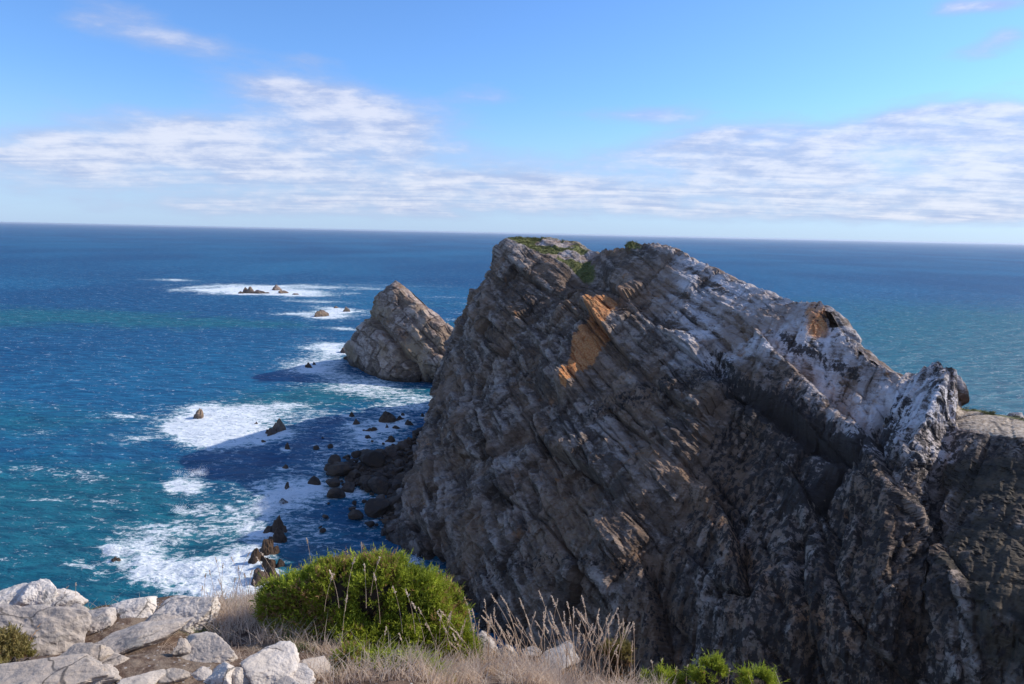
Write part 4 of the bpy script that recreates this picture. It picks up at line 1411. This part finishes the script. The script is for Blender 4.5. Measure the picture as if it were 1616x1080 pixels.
gorse(12, 1050, 4.85, [(-8, -6, 26, 20), (14, -2, 20, 14)], 'yellow green gorse tuft on the huge boulder at the left border', 17, density=2.2, mat=GORSE_DRY)
gorse(18, 1085, 4.5, [(0, 0, 34, 16)], 'brown withered tuft in the bottom left corner', 18, density=2.2, mat=GORSE_DRY)


def blades(n, sampler, hmin, hmax, seed, lean=(.0, 0, 0), curl=.5, width=.0045, segs=4):
    rr = np.random.RandomState(seed)
    xy = sampler(rr, n)
    n = len(xy)
    z = ground_z(xy[:, 0], xy[:, 1]) - .02
    p = np.column_stack([xy, z])
    h = rr.uniform(hmin, hmax, n) * (.6 + .4 * rr.rand(n))
    dirv = rr.normal(size=(n, 3)) * A_((1, 1, 0)) * curl + A_(lean)
    side = np.cross(dirv + 1e-3, (0, 0, 1.))
    side = side / (np.linalg.norm(side, axis=1, keepdims=True) + 1e-9)
    side = side * .5 + A_((.8, 0, 0)) * .6
    V, F = [], []
    for s in range(segs + 1):
        t = s / segs
        q = p + A_((0, 0, 1.)) * (h * (t - .25 * t * t))[:, None] + dirv * (h * t * t)[:, None]
        w = width * (1 - t * .85)
        V += [q - side * w, q + side * w]
    V = np.stack(V, 1).reshape(-1, 3)
    m = 2 * (segs + 1)
    b = np.arange(n)[:, None] * m
    F = np.concatenate([b + A_((2 * s, 2 * s + 1, 2 * s + 3, 2 * s + 2)) for s in range(segs)], 1).reshape(-1, 4)
    T = np.repeat(np.clip(rr.normal(.55, .28, n), 0, 1), m)
    return V, F, T


def px_region(polys):
    """samples points of the ground by place, given as (px,py,Y) corners of quads"""
    def f(rr, n):
        out = []
        for q, wgt in polys:
            c = np.array([P(*v)[:2] for v in q])
            k = int(n * wgt)
            u, v = rr.rand(k, 1), rr.rand(k, 1)
            a = c[0] * (1 - u) * (1 - v) + c[1] * u * (1 - v) + c[2] * u * v + c[3] * (1 - u) * v
            keep = fbm(np.column_stack([a * 3.2, a[:, 0] * 0]), 3, 44) > -.30
            out.append(a[keep])
        return np.concatenate(out)
    return f


reg = px_region([
    ([(640, 1085, 4.9), (1060, 1120, 5.3), (1010, 1090, 6.0), (690, 1010, 6.6)], .56),
    ([(330, 1010, 5.7), (560, 1040, 5.3), (470, 950, 7.1), (330, 950, 7.2)], .22),
    ([(480, 1085, 4.6), (720, 1085, 4.8), (700, 1020, 6.0), (520, 1020, 5.6)], .12),
    ([(1000, 1130, 5.0), (1250, 1150, 5.0), (1250, 1120, 5.6), (1000, 1100, 5.9)], .04),
    ([(120, 985, 6.2), (360, 985, 6.2), (340, 945, 7.2), (130, 960, 6.9)], .02),
])
V, F, T = blades(34000, reg, .06, .34, 21, (.10, 0, 0), .42, .0042)
link(poly_mesh('dry_grass', V, F, smooth_=True, attrs=dict(tone=T)), 'dry_grass', STRAW, label='matted pale dry grass at the cliff edge', cat='grass', kind='stuff')
regl = px_region([
    ([(250, 1075, 4.8), (560, 1075, 4.8), (560, 985, 6.2), (300, 960, 6.8)], .55),
    ([(120, 1050, 5.0), (330, 1050, 5.0), (330, 960, 6.8), (130, 965, 6.6)], .25),
    ([(640, 1085, 4.9), (1000, 1110, 5.2), (960, 1070, 6.2), (690, 1010, 6.6)], .20),
])
V, F, T = blades(9000, regl, .012, .05, 22, (0, 0, 0), 2.2, .0032, 3)
link(poly_mesh('litter', V, F, attrs=dict(tone=T * .8)), 'plant_litter', STRAW, label='dead stems and litter lying on the soil', cat='litter', kind='stuff')
gg = px_region([
    ([(135, 1000, 5.9), (180, 1000, 5.9), (175, 985, 6.2), (140, 985, 6.2)], .10),
    ([(200, 985, 6.2), (240, 985, 6.2), (240, 975, 6.4), (200, 975, 6.4)], .08),
    ([(290, 1010, 5.7), (345, 1010, 5.7), (340, 998, 6.0), (295, 998, 6.0)], .12),
    ([(440, 1030, 5.4), (500, 1030, 5.4), (495, 1005, 5.8), (445, 1005, 5.8)], .22),
    ([(330, 975, 6.3), (420, 975, 6.3), (420, 945, 7.1), (350, 945, 7.1)], .28),
    ([(570, 1010, 5.6), (600, 1010, 5.6), (600, 990, 5.9), (570, 990, 5.9)], .10),
])
V, F, T = blades(1700, gg, .06, .18, 23, (0, 0, 0), .6, .0045)
link(poly_mesh('green_grass', V, F, smooth_=True, attrs=dict(tone=T)), 'green_grass', GREEN_GRASS, label='short green grass tufts between the stones', cat='grass', kind='stuff')


def stalk(base, tip, seed, label, group, head=.10, bend=.12, thick=.0034):
    rr = np.random.RandomState(seed)
    base, tip = np.asarray(base), np.asarray(tip)
    root = bpy.data.objects.new('grass_stalk', None)
    COL.objects.link(root)
    root.location = tuple(base)
    tag(root, label, 'grass stalk', group)
    n = 9
    L = np.linalg.norm(tip - base)
    pts = []
    for i in range(n):
        t = i / (n - 1)
        q = base * (1 - t) + tip * t
        q = q + A_((-(tip - base)[0] * .6, 0, L * bend)) * (t * (1 - t))
        pts.append(q - base)
    V, F = [], []
    tube(V, F, pts, [thick * (1 - .5 * i / (n - 1)) for i in range(n)], 4)
    me = poly_mesh('stem', V, F, smooth_=True, attrs=dict(tone=np.full(len(V), rr.uniform(.3, .9))))
    link(me, 'stem', STRAW, parent=root)
    # loose seed head: short spikelets along the last stretch
    d = unit(pts[-1] - pts[-2])
    V, F = [], []
    m = int(30 * head / .1)
    for j in range(m):
        t = j / m
        o = pts[-1] - d * head * (1 - t)
        s = rr.normal(size=3)
        s = unit(d * 1.3 + s * .5)
        ln = rr.uniform(.012, .026) * (1.15 - .5 * t)
        side = unit(np.cross(s, rr.normal(size=3))) * .0055
        k = len(V)
        V += [o, o + s * ln * .5 + side, o + s * ln, o + s * ln * .5 - side]
        F.append((k, k + 1, k + 2, k + 3))
    me = poly_mesh('seed_head', V, F, attrs=dict(tone=np.full(len(V), rr.uniform(.5, 1))))
    link(me, 'seed_head', STRAW, parent=root)


rs = np.random.RandomState(77)
tips = [(733, 942), (745, 962), (765, 946), (775, 938), (790, 940), (800, 955), (760, 972), (820, 945), (815, 975), (850, 932), (862, 958), (868, 965), (880, 945),
        (858, 985), (845, 965), (905, 958), (918, 940), (900, 975), (875, 990), (915, 1000), (946, 960), (940, 990), (975, 970), (960, 985), (835, 1000), (785, 985),
        (720, 955), (712, 965), (705, 955), (890, 1005), (930, 1010), (800, 995), (825, 990), (955, 1010), (772, 990), (748, 985), (985, 990), (870, 940), (780, 960), (895, 950)]
while len(tips) < 130:
    tips.append((rs.uniform(690, 1000), rs.uniform(958, 1030)))
for i, (px, py) in enumerate(tips):
    bx = px + rs.uniform(-5, 75) - 15
    if px > 930:
        bx = px + rs.uniform(-50, 25)
    Y = rs.uniform(5.5, 6.2)
    by = np.interp(bx, [690, 800, 900, 1000, 1060], [1030, 1052, 1070, 1085, 1095])
    b = P(bx, by, Y)
    b[2] = ground_z(b[0], b[1])[0]
    tp = P(px, py, Y + rs.uniform(-.1, .1))
    stalk(b, tp, 1000 + i, 'tall dry stalk with feathery seed head in the pale grass right of the big gorse', 'tall dry stalks right of the big gorse', head=rs.uniform(.07, .13))
for i, (px, py, bx, by, Y) in enumerate([(365, 880, 385, 945, 6.9), (352, 890, 350, 948, 6.9), (376, 893, 380, 950, 6.9), (340, 880, 352, 945, 6.9), (394, 872, 372, 945, 6.8), (405, 880, 440, 960, 6.5),
                                         (412, 872, 460, 985, 6.2), (330, 900, 340, 950, 6.9), (325, 905, 322, 950, 6.9), (385, 905, 395, 955, 6.6), (320, 925, 318, 955, 6.8), (398, 900, 392, 950, 6.6),
                                         (484, 850, 492, 905, 6.3), (570, 856, 571, 890, 6.2), (400, 915, 408, 965, 6.4), (345, 915, 356, 960, 6.6), (372, 912, 366, 955, 6.6)]):
    stalk(P(bx, by, Y), P(px, py, Y), 2000 + i, 'thin dry stalk rising over the white surf left of the big gorse', 'thin dry stalks left of the big gorse', head=.06)
for i, (px, py, bx, by) in enumerate([(520, 900, 535, 960), (560, 880, 545, 965), (590, 905, 600, 985), (640, 930, 655, 1000), (527, 905, 512, 965), (575, 890, 578, 960), (620, 925, 635, 1000), (660, 960, 690, 1040),
                                      (690, 965, 715, 1050), (700, 990, 730, 1060), (650, 950, 672, 1030), (600, 880, 585, 940), (672, 985, 700, 1060), (715, 1000, 735, 1070), (548, 940, 540, 1010), (630, 1000, 642, 1060), (610, 990, 600, 1050)]):
    stalk(P(bx, by, 5.25), P(px, py, 5.3), 2100 + i, 'dry stalk standing in front of the big gorse', 'dry stalks in front of the big gorse', head=.07, thick=.002)
for i, (px, py, bx, by, Y, lb) in enumerate([(1045, 1040, 1040, 1078, 5.9, 'short dry stalk left over the low gorse strip'), (1028, 1042, 1032, 1080, 5.9, 'short dry stalk at the left of the low gorse strip'),
                                             (1085, 1050, 1082, 1085, 5.9, 'short dry stalk between the low strip and the round tuft'), (1068, 1052, 1066, 1085, 5.9, 'short dry stalk over the right end of the low strip'),
                                             (1140, 1050, 1136, 1085, 5.8, 'short dry stalk leaning from the round gorse tuft'), (1152, 1055, 1148, 1085, 5.8, 'short dry stalk between the two rightmost gorse tufts'),
                                             (120, 920, 120, 955, 6.9, 'thin dark upright stalk over the left edge stones'), (108, 925, 100, 945, 6.9, 'thin stalk with a white head over the left edge stones')]):
    stalk(P(bx, by, Y), P(px, py, Y), 2200 + i, lb, None, head=.04)


# ------------------------------------------------------------------ scrub on the cliff top, spray over the surf
def tri_cloud(centres, radii, n, size, seed, flat=.6):
    rr = np.random.RandomState(seed)
    k = rr.randint(0, len(centres), n)
    v = rr.normal(size=(n, 3)) * .5
    v[:, 2] = np.abs(v[:, 2]) * flat
    p = centres[k] + v * radii[k][:, None]
    a = rr.normal(size=(n, 3))
    b = rr.normal(size=(n, 3))
    sz = size * rr.uniform(.5, 1.4, n)[:, None]
    a = a / np.linalg.norm(a, axis=1, keepdims=True) * sz
    b = b / np.linalg.norm(b, axis=1, keepdims=True) * sz
    V = np.stack([p, p + a, p + b], 1).reshape(-1, 3)
    return V, np.arange(3 * n).reshape(-1, 3), np.repeat(rr.uniform(0, .92, n), 3)


rq = np.random.RandomState(3)
SCRUB = leaf_mat('scrub_leaves', (.035, .05, .012), (.20, .19, .05), .2, (.30, .20, .09))
sel = SCRUB_PTS[rq.randint(0, len(SCRUB_PTS), 900)]
V, F, T = tri_cloud(sel, rq.uniform(.25, .9, len(sel)), 60000, .17, 4)
link(poly_mesh('scrub', V, F, attrs=dict(tone=T)), 'scrub', SCRUB, label='low green scrub on the cliff top', cat='scrub', kind='stuff')
SPRAY, _t, _b = new_mat('spray')
_b.inputs['Base Color'].default_value = (.88, .9, .92, 1)
_b.inputs['Roughness'].default_value = .9
sc_, sr_ = [], []
for px, py, rx, ry in [(440, 792, 26, 8), (425, 800, 22, 6), (462, 782, 16, 6), (180, 868, 5, 8), (340, 456, 12, 3), (325, 670, 14, 5), (300, 750, 20, 4), (318, 748, 10, 4), (436, 640, 4, 3), (283, 806, 6, 2), (385, 922, 18, 6), (652, 888, 6, 5)]:
    for j in range(14):
        c = SEA(px + rq.normal() * rx * .55, py + rq.normal() * ry * .4, .3)
        sc_.append(c)
        sr_.append(rq.uniform(.8, 2.4) * (1.8 if py < 500 else 1))
V, F, T = tri_cloud(np.array(sc_), np.array(sr_), 16000, .16, 6, .9)
link(poly_mesh('spray', V, F), 'spray', SPRAY, label='white spray thrown up by the breaking waves', cat='spray', kind='stuff')


# ------------------------------------------------------------------ sea air
def build_haze():
    x0, x1, y0, y1, z0, z1 = -62000., 62000., -300., 59500., -7., 92.5
    V = [(x, y, z) for z in (z0, z1) for x, y in ((x0, y0), (x1, y0), (x1, y1), (x0, y1))]
    F = [(0, 3, 2, 1), (4, 5, 6, 7), (0, 1, 5, 4), (1, 2, 6, 5), (2, 3, 7, 6), (3, 0, 4, 7)]
    m = bpy.data.materials.new('haze')
    m.use_nodes = True
    nt = m.node_tree
    nt.nodes.remove(nt.nodes['Principled BSDF'])
    v = nt.nodes.new('ShaderNodeVolumePrincipled')
    v.inputs['Color'].default_value = (.80, .88, 1, 1)
    v.inputs['Density'].default_value = 2.8e-5
    v.inputs['Anisotropy'].default_value = .3
    nt.links.new(v.outputs[0], nt.nodes['Material Output'].inputs['Volume'])
    link(poly_mesh('haze', V, F), 'haze', m, label='thin pale haze over the far sea', cat='haze', kind='stuff')


build_haze()
